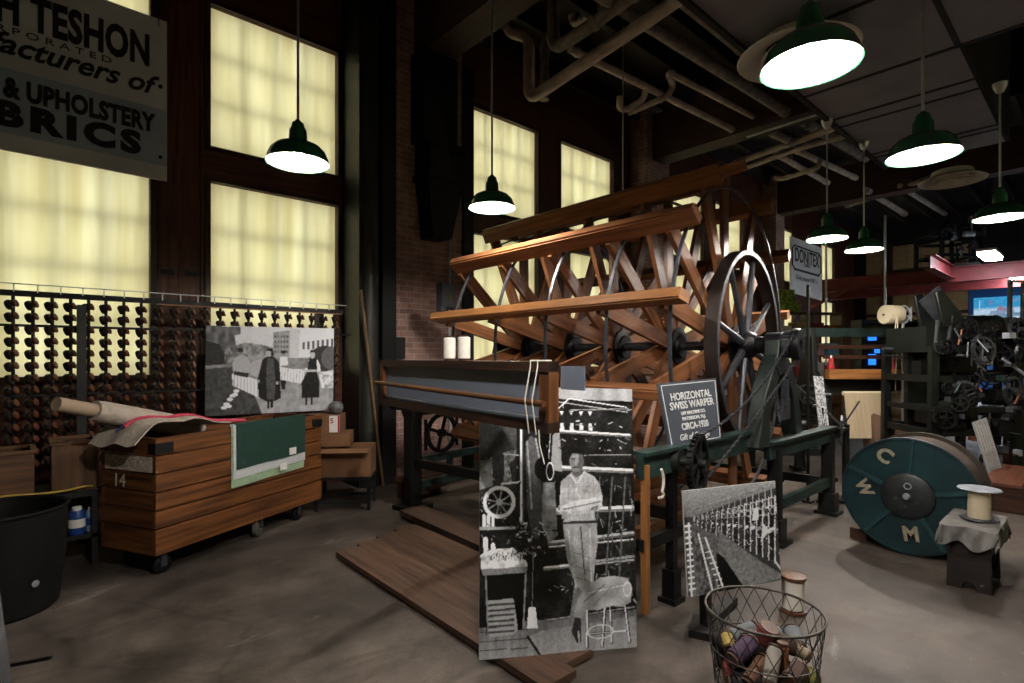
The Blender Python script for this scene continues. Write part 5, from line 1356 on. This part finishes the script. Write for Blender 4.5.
MB().box((dc.x + .2, dc.y + .36, .045), (.14, .12, .09)).build('chock', W_DARK, DR, bevel=.004); MB().box((dc.x + .2, dc.y - .36, .045), (.14, .12, .09)).build('chock', W_DARK, DR, bevel=.004)
STW = wood('almost_black_wood', '#140f0e', '#221917', .6)
# ================================================================ stool with spool
ST = thing('work_stool', 'low dark plank stool with a grey cloth tied over its top', 'stool', (4.72, .61, 0))
def leg(x):
    pr = [(-.115, 0), (-.035, 0), (-.025, .04), (0, .05), (.025, .04), (.035, 0), (.115, 0), (.105, .33), (-.105, .33)]
    MB().prism(pr, (x, .61, 0), (0, 1, 0), (0, 0, 1), .03).build('leg', STW, ST, bevel=.004)
leg(4.53); leg(4.9)
MB().mm(4.49, 4.94, .50, .52, .24, .33).mm(4.49, 4.94, .70, .72, .24, .33).build('apron', STW, ST)
MB().mm(4.48, 4.95, .49, .73, .33, .36).build('top', STW, ST)
def cl(u, v):
    X, Y = (u - .5) * 2, (v - .5) * 2
    e = max(abs(X), abs(Y)); x = 4.715 + .255 * max(-1, min(1, X * 1.35)); y = .61 + .145 * max(-1, min(1, Y * 1.45))
    dz = max(0, e - .74) * .42 * (1 + .25 * math.sin(X * 9 + Y * 7))
    return V(x + .012 * math.sin(Y * 13) * (e > .74), y + .012 * math.sin(X * 11) * (e > .74), .415 + .006 * math.sin(X * 7) * math.cos(Y * 6) - dz - .03 * max(0, e - .6))
MB().sheet(cl, 30, 30, 0, .006).build('cloth_cover', mat('soiled_grey_cloth', '#6c6a68', .95, 0, .35, 8, bump=.5, bscale=20), ST)
sp_ = V(4.735, .585, .421)
S = thing('wire_spool', 'wire spool with thin metal flanges standing on the cloth covered stool', 'spool', sp_)
MB().lathe([(.0, .01), (.062, .01), (.06, .195), (.0, .195)], sp_, (0, 0, 1), 28).build('yarn', CREAM, S)
FL = [(.0, .0), (.1, .0), (.105, .004), (.1, .009), (.0, .009)]
MB().lathe(FL, sp_, (0, 0, 1), 36).build('flange', IRON2, S)
MB().lathe([(r * 1.12, h) for r, h in FL], sp_ + V(0, 0, .196), (0, 0, 1), 36).build('flange', SILVER, S)
# ================================================================ platform, cabinet and plaque at the right
PF = thing('plank_steps', 'reddish brown stepped plank platform at the right edge', 'platform', (7.9, .2, 0))
RP = wood('reddish_plank', '#4a2a1f', '#6e4332', .5)
for k in range(4):
    y1 = .85 - k * .3
    MB().mm(7.0, 8.3, y1 - .29, y1, .25, .28).build('plank', RP, PF, bevel=.004)
MB().mm(7.03, 8.27, -.34, .83, 0, .25).build('base', W_DARK, PF)
MB().mm(7.35, 8.3, -.3, .5, .28, .36).build('upper_step', RP, PF, bevel=.006)
CB = thing('brown_cabinet', 'brown wooden cabinet at the right edge beyond the steps', 'cabinet', (10.6, .3, 0))
MB().mm(10.1, 11.1, -.4, 1.0, 0, .84).build('body', RP, CB, bevel=.006); MB().mm(10.06, 11.14, -.44, 1.04, .84, .88).build('top', W_DARK, CB, bevel=.004)
MB().mm(10.08, 10.1, .35, .95, .08, .78).build('door', RP, CB, bevel=.004); MB().mm(10.08, 10.1, -.35, .3, .08, .78).build('door', RP, CB, bevel=.004)
q = [at(973, 422.5, 5.9), at(986.5, 417.5, 6.05), at(1003, 472, 5.98), at(990, 476.5, 5.83)]
q = planar(*q)
IP, ex, ey, nn = quad_board('info_plaque', 'grey information plaque on a slant beside the steps', 'plaque', *q, .012, mat('grey_plaque_face', '#858a93', .4, .1, .1, 10))
I = Ink(28, 110, .62, 3.6)
for k in range(5): I.line((.1 + .19 * k, .05 + .02 * k), (.12 + .19 * k, .55), .07, .8)
for k in range(13): I.line((.1, .62 + k * .027), (.9, .6 + k * .027), .03, .42)
I.grain(.12, 20, 50); I.build('print', PRINT, IP, *q, .0012)
b = (q[3] + q[2]) / 2 - nn * .02; t_ = (q[0] + q[1]) / 2 - nn * .02
MB().bar(b + (t_ - b) * .5, V(b.x + .06, b.y + .22, 0), .03, .03).bar(b + (t_ - b) * .12, V(b.x + .02, b.y + .02, 0), .03, .03).box((b.x + .02, b.y + .12, .01), (.14, .26, .02)).build('stand', BLKST, IP)
# ================================================================ machinery in the hall beyond
def machine(name, label, x, d, w, dep, h, seed, m_frame, m_det, m_hi, n=26, base=0.0, legs=True):
    """old textile machine: legs, rails and a crowd of wheels, shafts, levers and boxes (local x right, y away)"""
    r = random.Random(seed); o = cw(x, d, base); t = thing(name, label, 'machine', o, -_a)
    L = lambda nme, b, m, bv=0: b.build(nme, m, t, True, bevel=bv)
    if legs:
        for sx in (-1, 1):
            for sy in (-1, 1):
                X, Y = sx * w * .46, sy * dep * .45
                L('leg', MB().bar((X, Y, 0), (X * .96, Y, h * .8), .09, .07, (0, 1, 0)).box((X, Y, .025), (.18, .16, .05)), m_frame, .006)
        for z in (.3, .62, .8):
            for sy in (-1, 1): L('rail', MB().bar((-w * .46, sy * dep * .45, h * z), (w * .46, sy * dep * .45, h * z), .05, .08), m_frame, .004)
            for sx in (-1, 1): L('rail', MB().bar((sx * w * .45, -dep * .45, h * z), (sx * w * .45, dep * .45, h * z), .05, .08), m_frame, .004)
    for k in range(n):
        X = r.uniform(-.45, .45) * w; Y = r.uniform(-.5, .35) * dep; Z = h * r.uniform(.3, .93); k_ = r.random(); m = r.choice([m_frame, m_det, m_det, m_hi])
        if k_ < .22:
            R = r.uniform(.06, .16); gear('gear_wheel', (X, -dep * .5 - r.uniform(0, .08), Z), (r.uniform(-.5, .5), -1, r.uniform(-.1, .2)), R, int(R * 190), .03, m, t, spokes=r.choice([4, 5, 6]))
        elif k_ < .42:
            a = r.uniform(-.3, .3); l = r.uniform(.2, .5) * w
            L('shaft', MB().cyl((X - l / 2, Y, Z), (X + l / 2, Y + a, Z + r.uniform(-.05, .05)), r.uniform(.012, .03), 10), m)
        elif k_ < .62:
            l = r.uniform(.15, .45)
            L('lever', MB().bar((X, -dep * .48, Z - l / 2), (X + r.uniform(-.15, .15), -dep * .5, Z + l / 2), r.uniform(.02, .04), .02), m, .003)
        elif k_ < .82:
            L('housing', MB().box((X, Y, Z), (r.uniform(.08, .26), r.uniform(.08, .25), r.uniform(.06, .18)), r.uniform(-.2, .2)), m, .012)
        else:
            R = r.uniform(.03, .08); l = r.uniform(.1, .25)
            L('roller', MB().lathe([(R * .6, 0), (R, .01), (R, l - .01), (R * .6, l)], (X, -dep * .45, Z), (r.uniform(-.3, .3) + .9, -.2, 0), 16), m)
    return t
r5 = random.Random(77)
BJ = machine('jacquard_machine', 'tall black jacquard machine beyond the teal drum', 5.5, 6.85, 1.1, .9, 2.0, 4, GREEND, IRON, IRON2, 80)
def bj(nme, b, m, bv=0.0): return b.build(nme, m, BJ, True, bevel=bv)
bj('back_panel', MB().box((0, .1, 1.15), (.9, .06, 1.2)), GREEND)
bj('top_box', MB().box((-.3, 0, 1.74), (.46, .7, .26)), GREEND, .01)
bj('card_cradle', MB().prism([(-.5, 2.26), (-.42, 2.3), (-.3, 2.12), (-.2, 2.02), (-.18, 1.87), (-.42, 1.87)], (0, -.44, 0), (1, 0, 0), (0, 0, 1), .05).prism([(-.5, 2.26), (-.42, 2.3), (-.3, 2.12), (-.2, 2.02), (-.18, 1.87), (-.42, 1.87)], (0, -.1, 0), (1, 0, 0), (0, 0, 1), .05), GREEND, .01)
bj('cradle_slats', MB().bar((-.44, -.27, 2.27), (-.2, -.27, 1.98), .3, .02, (0, 1, 0)), IRON2, .004)
bj('head_drum', MB().lathe([(.12, -.02), (.19, 0), (.19, .4), (.12, .42)], (.02, -.2, 1.82), (1, 0, .02), 24), GREEND, .01)
bj('name_plate', MB().box((.3, -.4, 1.88), (.05, .02, .04)), COPPER)
for X in (.46, .62): bj('upright_bar', MB().bar((X - .0, -.35, 1.5), (X + .06, -.3, 2.42), .04, .03), IRON2, .004)
bj('cross_bar', MB().bar((.5, -.3, 2.42), (.7, -.3, 2.41), .03, .03), ROD)
bj('diagonal_rod', MB().cyl((.2, -.55, 1.48), (.5, -.58, 1.25), .018, 10), SILVER)
for k in range(46):
    X, Z = r5.uniform(-.5, .52), r5.uniform(.35, 1.75); c5 = r5.choice([IRON2, IRON2, IRON2, IRON, COPPER, GREENM, IRON2, SILVER])
    if k % 2: bj('small_rod', MB().cyl((X, -.62, Z), (X + r5.uniform(-.12, .12), -.58, Z + r5.uniform(-.2, .2)), r5.uniform(.006, .012), 8), c5)
    else: bj('small_housing', MB().box((X, -.56, Z), (r5.uniform(.03, .09), .08, r5.uniform(.02, .08)), r5.uniform(-.4, .4)), c5, .005)
gear('handwheel', (-.03, -.56, 1.58), (.2, -1, .1), .16, 3, .03, IRON2, BJ, spokes=5)
bj('oil_can', MB().lathe([(.0, 0), (.035, .0), (.035, .14), (.0, .15)], (.58, -.5, .98), (1, 0, 0), 14), mat('yellow_handle', '#9a8424', .5))
bj('green_lever', MB().tube([(.62, -.52, 1.6), (.68, -.52, 1.4), (.8, -.52, 1.3), (.7, -.52, 1.1), (.64, -.52, .7)], .02, 8), mat('bright_green_paint', '#2f6b4c', .5))
bj('table', MB().box((.0, -.1, .88), (1.1, .8, .06)), GREEND, .006)
SM = machine('silver_knitting_machine', 'silver and black machine with tangled rods at the right edge', 8.25, 9.0, 1.5, 1.2, 2.0, 9, IRON, IRON2, SILVER, 46)
r_ = random.Random(3)
for k in range(9):
    pts = [(-.72 + .16 * i, -.5 + r_.uniform(-.1, .1), 2.0 + .12 * math.sin(i * .5 + k * .6) + r_.uniform(-.02, .02)) for i in range(9)]
    MB().tube(smooth([Vector(p) for p in pts], 4), .014, 6).build('bent_rod', SILVER, SM, True)
MB().sheet(lambda u, v: V(-.7 + 1.4 * u, -.55 - .1 * v, 1.9 - .3 * v + .04 * math.sin(u * 14) * v), 20, 6, 0, .004).build('plastic_sheet', SILVER, SM, True)
machine('winding_machine', 'low black machine between the warper and the fabric loom', 3.5, 6.9, .7, .7, 1.15, 21, GREEND, IRON, IRON2, 30)
# ---------------------------------------------------------------- loom with a warp of cream cloth
LO = thing('fabric_loom', 'loom with cream warp sheet and honey wooden beam beyond the warper', 'loom', cw(5.3, 8.2), -_a)
def lo(nme, b, m, bv=0.0): return b.build(nme, m, LO, True, bevel=bv)
for X in (-.76, .74):
    lo('side_frame', MB().prism([(-.5, 0), (-.35, 0), (-.3, .5), (.3, .5), (.35, 0), (.5, 0), (.45, .9), (.3, 1.3), (.1, 1.95), (-.05, 1.95), (-.1, 1.3), (-.45, 1.0)], (X, 0, 0), (0, 1, 0), (0, 0, 1), .08), GREEND, .01)
lo('breast_beam', MB().bar((-.78, -.42, 1.255), (.76, -.42, 1.255), .12, .14), W_HONEY, .008)
lo('top_rail', MB().bar((-1.0, .0, 1.87), (.9, .0, 1.87), .1, .13), GREENM, .006)
lo('harness', MB().box((0, -.2, 1.06), (1.4, .04, .24)), mat('dark_heddle_wires', '#2a2520', .6, .3, .3, 40, (12, 1, 1)))
lo('harness_bar', MB().bar((-.7, -.2, 1.5), (.7, -.2, 1.5), .04, .06).bar((-.7, -.05, 1.65), (.7, -.05, 1.65), .04, .06), W_DARK, .004)
WARPM = mat('cream_warp_threads', '#a8977c', .9, 0, .18, 2, (60, 1, 1)); 
lo('warp_sheet', MB().sheet(lambda u, v: V(-.62 + (.9 - .1 * v) * u, -.55 - .12 * v, .99 - .62 * v), 20, 8, 0, .01), WARPM)
lo('cloth_roll', MB().cyl((-.6, -.5, .985), (.55, -.5, .985), .03, 14), CREAM)
lo('take_up_board', MB().hexa((-.0, -.72, .3), V(.3, -.12, -.12), V(0, .12, -.1), V(.02, .05, .2)), mat('brown_cloth_board', '#5e4636', .9, 0, .15, 8), .006)
lo('green_guard', MB().lathe([(.05, -.02), (.16, -.01), (.16, .09), (.05, .1)], (.33, -.62, .62), (1, 0, 0), 20), GREENM, .006)
gear('loom_gear', (.62, -.62, .98), (0, -1, 0), .17, 26, .05, IRON, LO, spokes=5); gear('loom_gear', (.6, -.62, .6), (0, -1, 0), .2, 30, .05, IRON, LO, spokes=6)
lo('loose_bar', MB().bar((.2, -.6, 1.05), (.5, -.62, 1.2), .03, .03).bar((.5, -.62, 1.2), (.66, -.62, 1.05), .03, .03), W_BOX)
for X, Z in ((-.25, 1.95), (.78, 1.95)): pass
SPK = thing('cream_cone', 'big cream yarn spool held up over the loom on a stand', 'spool', cw(5.26, 7.43), -_a)
MB().cyl((.1, 0, 0), (.1, 0, 2.02), .018, 10).box((.1, 0, .01), (.3, .3, .02)).build('stand', ROD, SPK, True)
MB().lathe([(.0, 0), (.125, 0), (.135, .02), (.125, .22), (.0, .22)], (-.16, 0, 2.08), (1, .1, 0), 28).build('yarn', CREAM, SPK, True)
gear('spool_wheel', (.1, 0, 2.08), (1, .1, 0), .13, 2, .012, SILVER, SPK, spokes=6)
MB().cyl((-.18, 0, 2.08), (.13, .0, 2.08), .012, 8).build('spindle', IRON2, SPK, True)
p = V(-.08, -.13, 2.05)
MB().tube([p, p + V(-.1, -.0, -1.0)], .007, 6).tube([p + V(.02, 0, 0), p + V(-.02, .0, -1.0)], .005, 6).build('thread', CREAM, SPK, True)
for x, d, z, lab in ((4.58, 8.05, 1.325, 'red yarn cone standing on the left end of the loom beam'), (5.45, 8.0, 1.325, 'red yarn cone standing near the middle of the loom beam')):
    pass
for k, (x, lab) in enumerate(((-.72, 'red yarn cone standing on the left end of the loom beam'), (.14, 'red yarn cone standing near the middle of the loom beam'))):
    o = LO.location + RT.to_3d() * x - FW.to_3d() * .42 + V(0, 0, 1.325)
    t = thing('yarn_cone', lab, 'cone', o)
    MB().lathe([(.035, .0), (.045, .01), (.03, .15), (.02, .16)], o, (0, 0, 1), 18).build('yarn', mat(f'red_yarn_{k}', '#9a2328', .8, 0, .1, 40), t); MB().lathe([(.012, .16), (.012, .2)], o, (0, 0, 1), 10).build('core', PAPER, t)
# description card leaning near the loom
q = planar(at(813.5, 376, 5.6), at(823, 376.5, 5.66), at(829, 426, 5.6), at(819.5, 428.5, 5.54))
TC, ex, ey, nn = quad_board('picture_card', 'narrow black and white picture card standing at the end of the warper frame', 'picture', *q, .008, FOAM)
I = Ink(24, 70, .6, 3.0); I.grain(.9, 18, 40); I.grain(.5, 22, 60); I.build('print', PRINT, TC, *q, .0012)
b = (q[3] + q[2]) / 2 - nn * .02
MB().bar(b + V(0, 0, .2), V(b.x, b.y, 0) - nn.to_2d().to_3d() * .0, .02, .02).box((b.x, b.y, .01), (.09, .09, .02)).build('stand', BLKST, TC)
# tall rods at the warper end
for px, y0, y1, d, lab in ((808, 285, 470, 5.6, 'tall black upright rod beyond the warper chain'),):
    p = cw((px - CX) / FPX * d, d); z = EYE + (HY - y0) / FPX * d
    o = MB().cyl(p, p + V(0, 0, z), .016, 10).box(p + V(0, 0, .01), (.09, .09, .02)).build('upright_rod', BLKST); tag(o, lab, 'rod')
HWp = cw(3.4, 5.65)
HW = thing('hand_winder', 'small hand winder with a spoked wheel beyond the end of the warper', 'winder', HWp, -_a)
gear('wheel', (0, -.06, .75), (.85, -.5, 0), .15, 2, .02, IRON2, HW, spokes=6)
MB().bar((.08, 0, 0), (.08, 0, .8), .05, .05).box((.08, 0, .015), (.25, .25, .03)).build('post', GREEND, HW, True, bevel=.005)
MB().bar((.08, 0, .75), (-.3, .3, 1.2), .02, .02).bar((.05, 0, .78), (.16, -.1, 1.05), .015, .015).build('lever', IRON2, HW, True)
MB().cyl((.1, 0, .75), (-.05, -.1, .75), .02, 10).build('hub', IRON, HW, True)
# ---------------------------------------------------------------- shelves of folded cloth
SHX = thing('cloth_shelves', 'open wooden shelves of folded cloth beneath the fabrics sign', 'shelves', cw(5.75, 10.6), -_a)
def sh_(nme, b, m, bv=0.0): return b.build(nme, m, SHX, True, bevel=bv)
for X in (-.6, 0, .6): sh_('upright', MB().mm(X - .02, X + .02, -.2, .2, 0, 2.35), W_BOX)
for z in (.1, .6, 1.1, 1.5, 1.9, 2.33): sh_('shelf', MB().mm(-.6, .6, -.2, .2, z, z + .03), W_BOX)
CLT = {'pink': '#b07f8c', 'white': '#b8b4b2', 'orange': '#b0662c', 'blue': '#5d88a8', 'red': '#8c2f3a', 'tan': '#a08a6a'}
CLM = {k: mat('folded_' + k, v, .9, 0, .12, 12) for k, v in CLT.items()}
r_ = random.Random(8); where = {1.13: 'low shelf', 1.53: 'middle shelf', 1.93: 'top shelf'}
for z, nm in where.items():
    for X, side in ((-.46, 'far left'), (-.17, 'inner left'), (.16, 'inner right'), (.45, 'far right')):
        c = r_.choice(list(CLT)); hgt = r_.uniform(.16, .27); w = .22
        o = SHX.location + RT.to_3d() * X + V(0, 0, z)
        b = MB(); n_ = 4
        for k in range(n_): b.hexa(o + V(0, 0, hgt * (k + .5) / n_), RT.to_3d() * w / 2 * r_.uniform(.93, 1), FW.to_3d() * .15, V(0, 0, hgt / n_ * .48))
        o = b.build('folded_cloth', CLM[c], bevel=.012); tag(o, f'{c} folded cloth pile {side} on the {nm} in the cloth shelves', 'cloth', 'folded cloth on the shelves')
GRN = mat('green_patterned_box', '#7f9a45', .7, 0, .6, 26, detail=0)
for (X, z, w, h, lab) in ((-.4, 2.36, .42, .2, 'green patterned box on the cloth shelves'), (-.45, 2.56, .3, .24, 'green patterned box stacked on another over the cloth shelves')):
    o = SHX.location + RT.to_3d() * X + V(0, 0, z); o_ = MB().hexa(o + V(0, 0, h / 2), RT.to_3d() * w / 2, FW.to_3d() * .15, V(0, 0, h / 2)).build('patterned_box', GRN, bevel=.004); tag(o_, lab, 'box')
# blue lit display and orange jars
DCs = thing('display_case', 'dark display case with small blue lit panels behind the loom', 'display case', cw(7.6, 11.0), -_a)
MB().mm(-.6, .75, -.15, .2, 0, .9).mm(-.6, .75, .15, .2, .9, 2.2).mm(-.6, -.56, -.15, .15, .9, 2.2).mm(.71, .75, -.15, .15, .9, 2.2).mm(-.6, .75, -.15, .2, 2.2, 2.25).build('case', BLKST, DCs, True)
MB().mm(-.56, .71, -.12, .15, 1.3, 1.33).mm(-.56, .71, -.12, .15, 1.75, 1.78).build('shelf', BLKST, DCs, True)
BLE = emit('blue_lit_panel', (.02, .18, .9), 1.6)
for X, z, w, h in ((-.4, 2.02, .18, .1), (-.2, 1.9, .16, .12), (-.45, 1.5, .1, .1), (-.2, 1.45, .14, .22), (-.32, 1.05, .2, .09), (-.1, 1.62, .1, .08)):
    MB().mm(X - w / 2, X + w / 2, .12, .148, z - h / 2, z + h / 2).build('lit_panel', BLE, DCs, True)
for X, z, r, lab in ((.2, 1.33, .09, 'orange jar on the display case shelf nearest the blue panels'), (.42, 1.33, .1, 'orange jar in the middle of the display case shelf'), (.6, 1.33, .08, 'small orange jar at the end of the display case shelf'), (.55, .9, .1, 'orange jar on the floor of the display case')):
    o = DCs.location + RT.to_3d() * X + V(0, 0, z)
    t = thing('orange_jar', lab, 'jar', o); MB().lathe([(.0, 0), (r * .8, 0), (r, .04), (r, .16), (r * .5, .22), (.0, .22)], o, (0, 0, 1), 18).build('body', mat('orange_jar_glaze' , '#a04a20', .4, 0, .15, 8), t); MB().lathe([(r * .52, .215), (r * .55, .25), (.0, .26)], o, (0, 0, 1), 14).build('lid', W_DARK, t)
# ---------------------------------------------------------------- far end: boards, blue wall, red steel, strip lights
BEIGE = mat('beige_board', '#a48c68', .8, 0, .15, 2, (1, 1, 6))
b = MB()
for i in range(7): b.mm(X1 - .06, X1, 3.02 + i * .4, 3.41 + i * .4, 0, 5.3)
struct(b.build('wall_far_boards', BEIGE))
b = MB().mm(X1 - .14, X1 - .06, 5.02, 5.3, 0, 5.4).mm(X1 - .12, X1 - .06, 3.0, 5.8, 2.9, 3.0).mm(X1 - .12, X1 - .06, 5.3, 5.8, 4.0, 4.08).mm(X1 - .12, X1 - .06, 3.05, 3.6, 4.5, 4.56)
struct(b.build('trim_6', W_DARK))
struct(MB().mm(X1 - .06, X1, -2.5, 3.0, 0, 3.75).build('wall_far_blue', mat('blue_wall_paint', '#1568c0', .6, 0, .06, 2)))
q = [V(X1 - .08, 3.0 - .12, 3.35), V(X1 - .08, 1.55, 3.35), V(X1 - .08, 1.55, 2.5), V(X1 - .08, 2.88, 2.5)]
PO, ex, ey, nn = quad_board('lit_screen', 'lit pale blue screen showing a ship on the far blue wall', 'screen', *q, .03, BLKST)
I = Ink(70, 42, .5, .6); y = I.y[..., None]; rgb = np.array([.25, .62, .82]) * (1 - np.clip((y - .35) / .1, 0, 1)) + np.array([.72, .82, .92]) * np.clip((y - .35) / .1, 0, 1)
def ms(pts, c):
    global rgb
    rgb = np.where(I.mask(pts)[..., None], np.array(c), rgb)
ms([(.05, .62), (.95, .6), (.9, .72), (.1, .74)], (.45, .58, .68)); ms([(.3, .5), (.7, .48), (.72, .6), (.28, .62)], (.55, .62, .75)); ms([(.45, .3), (.55, .42), (.7, .36), (.66, .48), (.4, .5)], (.6, .5, .6)); ms([(.2, .74), (.7, .74), (.66, .84), (.25, .85)], (.35, .62, .68)); ms([(.24, .1), (.34, .1), (.34, .28), (.24, .28)], (.4, .55, .75)); ms([(.66, .06), (.76, .06), (.76, .2), (.66, .2)], (.4, .55, .75)); ms([(.1, .1), (.115, .1), (.115, .6), (.1, .6)], (.75, .85, .92))
I.build('picture', vcol('screen_glow', emission=.75), PO, *q, .002, rgb=rgb + I.noise(30, 20)[..., None] * .12)
def ibeam(name, label, p0, p1, h, w):
    p0, p1 = Vector(p0), Vector(p1); u = V(0, 0, h / 2 - .012)
    o = MB().bar(p0, p1, .02, h - .04).bar(p0 + u, p1 + u, w, .024).bar(p0 - u, p1 - u, w, .024).build(name, REDST, bevel=.002); tag(o, label, 'beam'); return o
o = ibeam('steel_beam', 'long red steel beam spanning the far hall below the strip lights', (17, Y0 + .01, 3.52), (17, WY - .01, 3.52), .36, .2)
o = ibeam('steel_beam', 'short red steel beam end jutting toward the viewer on the long red beam', (14.6, 2.62, 3.56), (16.88, 2.62, 3.56), .32, .2)
o = ibeam('steel_beam', 'red steel beam beyond the long one carrying the mezzanine deck', (19.4, Y0 + .01, 3.52), (19.4, WY - .01, 3.52), .36, .2)
o = MB().bar((16.95, 5.9, 2.9), (16.95, 5.0, 3.34), .1, .1).build('beam_brace', REDST); tag(o, 'red brace under the long steel beam beside the far window', 'brace')
for Y_, lab in ((5.35, 'slim steel post under the long red beam, nearer the window'), (3.95, 'slim steel post under the long red beam before the beige boards')):
    o = MB().cyl((16.75, Y_, 0), (16.75, Y_, 5.2), .03, 12).build('steel_post', ROD); tag(o, lab, 'post')
STRIP = emit('cold_strip_light', (.82, .9, 1.0), 90)
for (X, Y_, z), lab in (((15.6, 1.75, 3.66), 'lit cold white strip light above the red steel beam'), ((19.07, 1.61, 3.54), 'lit cold white strip light at the right edge behind the red beam'), ((11.5, -.9, 4.3), 'added cold white strip light out of view over the silver machine')):  # the last strip light is added outside the view for more light
    t = thing('strip_light', lab, 'light', (X, Y_, z))
    MB().mm(X - .6, X + .6, Y_ - .16, Y_ + .16, z + .06, z + .12).build('housing', VENTM, t); MB().mm(X - .58, X + .58, Y_ - .14, Y_ + .14, z, z + .06).build('diffuser', STRIP, t, bevel=.01)
    MB().cyl((X - .4, Y_, z + .12), (X - .4, Y_, RZ - .25), .006, 6).cyl((X + .4, Y_, z + .12), (X + .4, Y_, RZ - .25), .006, 6).build('hanger', IRON, t)
MD = MB().mm(16.92, 19.5, 2.1, 3.9, 3.7, 3.78).build('mezzanine_deck', BLKST); tag(MD, 'dark mezzanine deck lying on the red steel beam', 'deck')
c = V(18.5, 2.95, 0); cxx = c.x * RT.x + c.y * RT.y; cd = c.x * FW.x + c.y * FW.y
machine('stored_machine', 'black machine stored on the mezzanine before the beige boards', cxx, cd, 1.1, 1.0, 1.3, 41, IRON, IRON2, SILVER, 34, base=3.78)
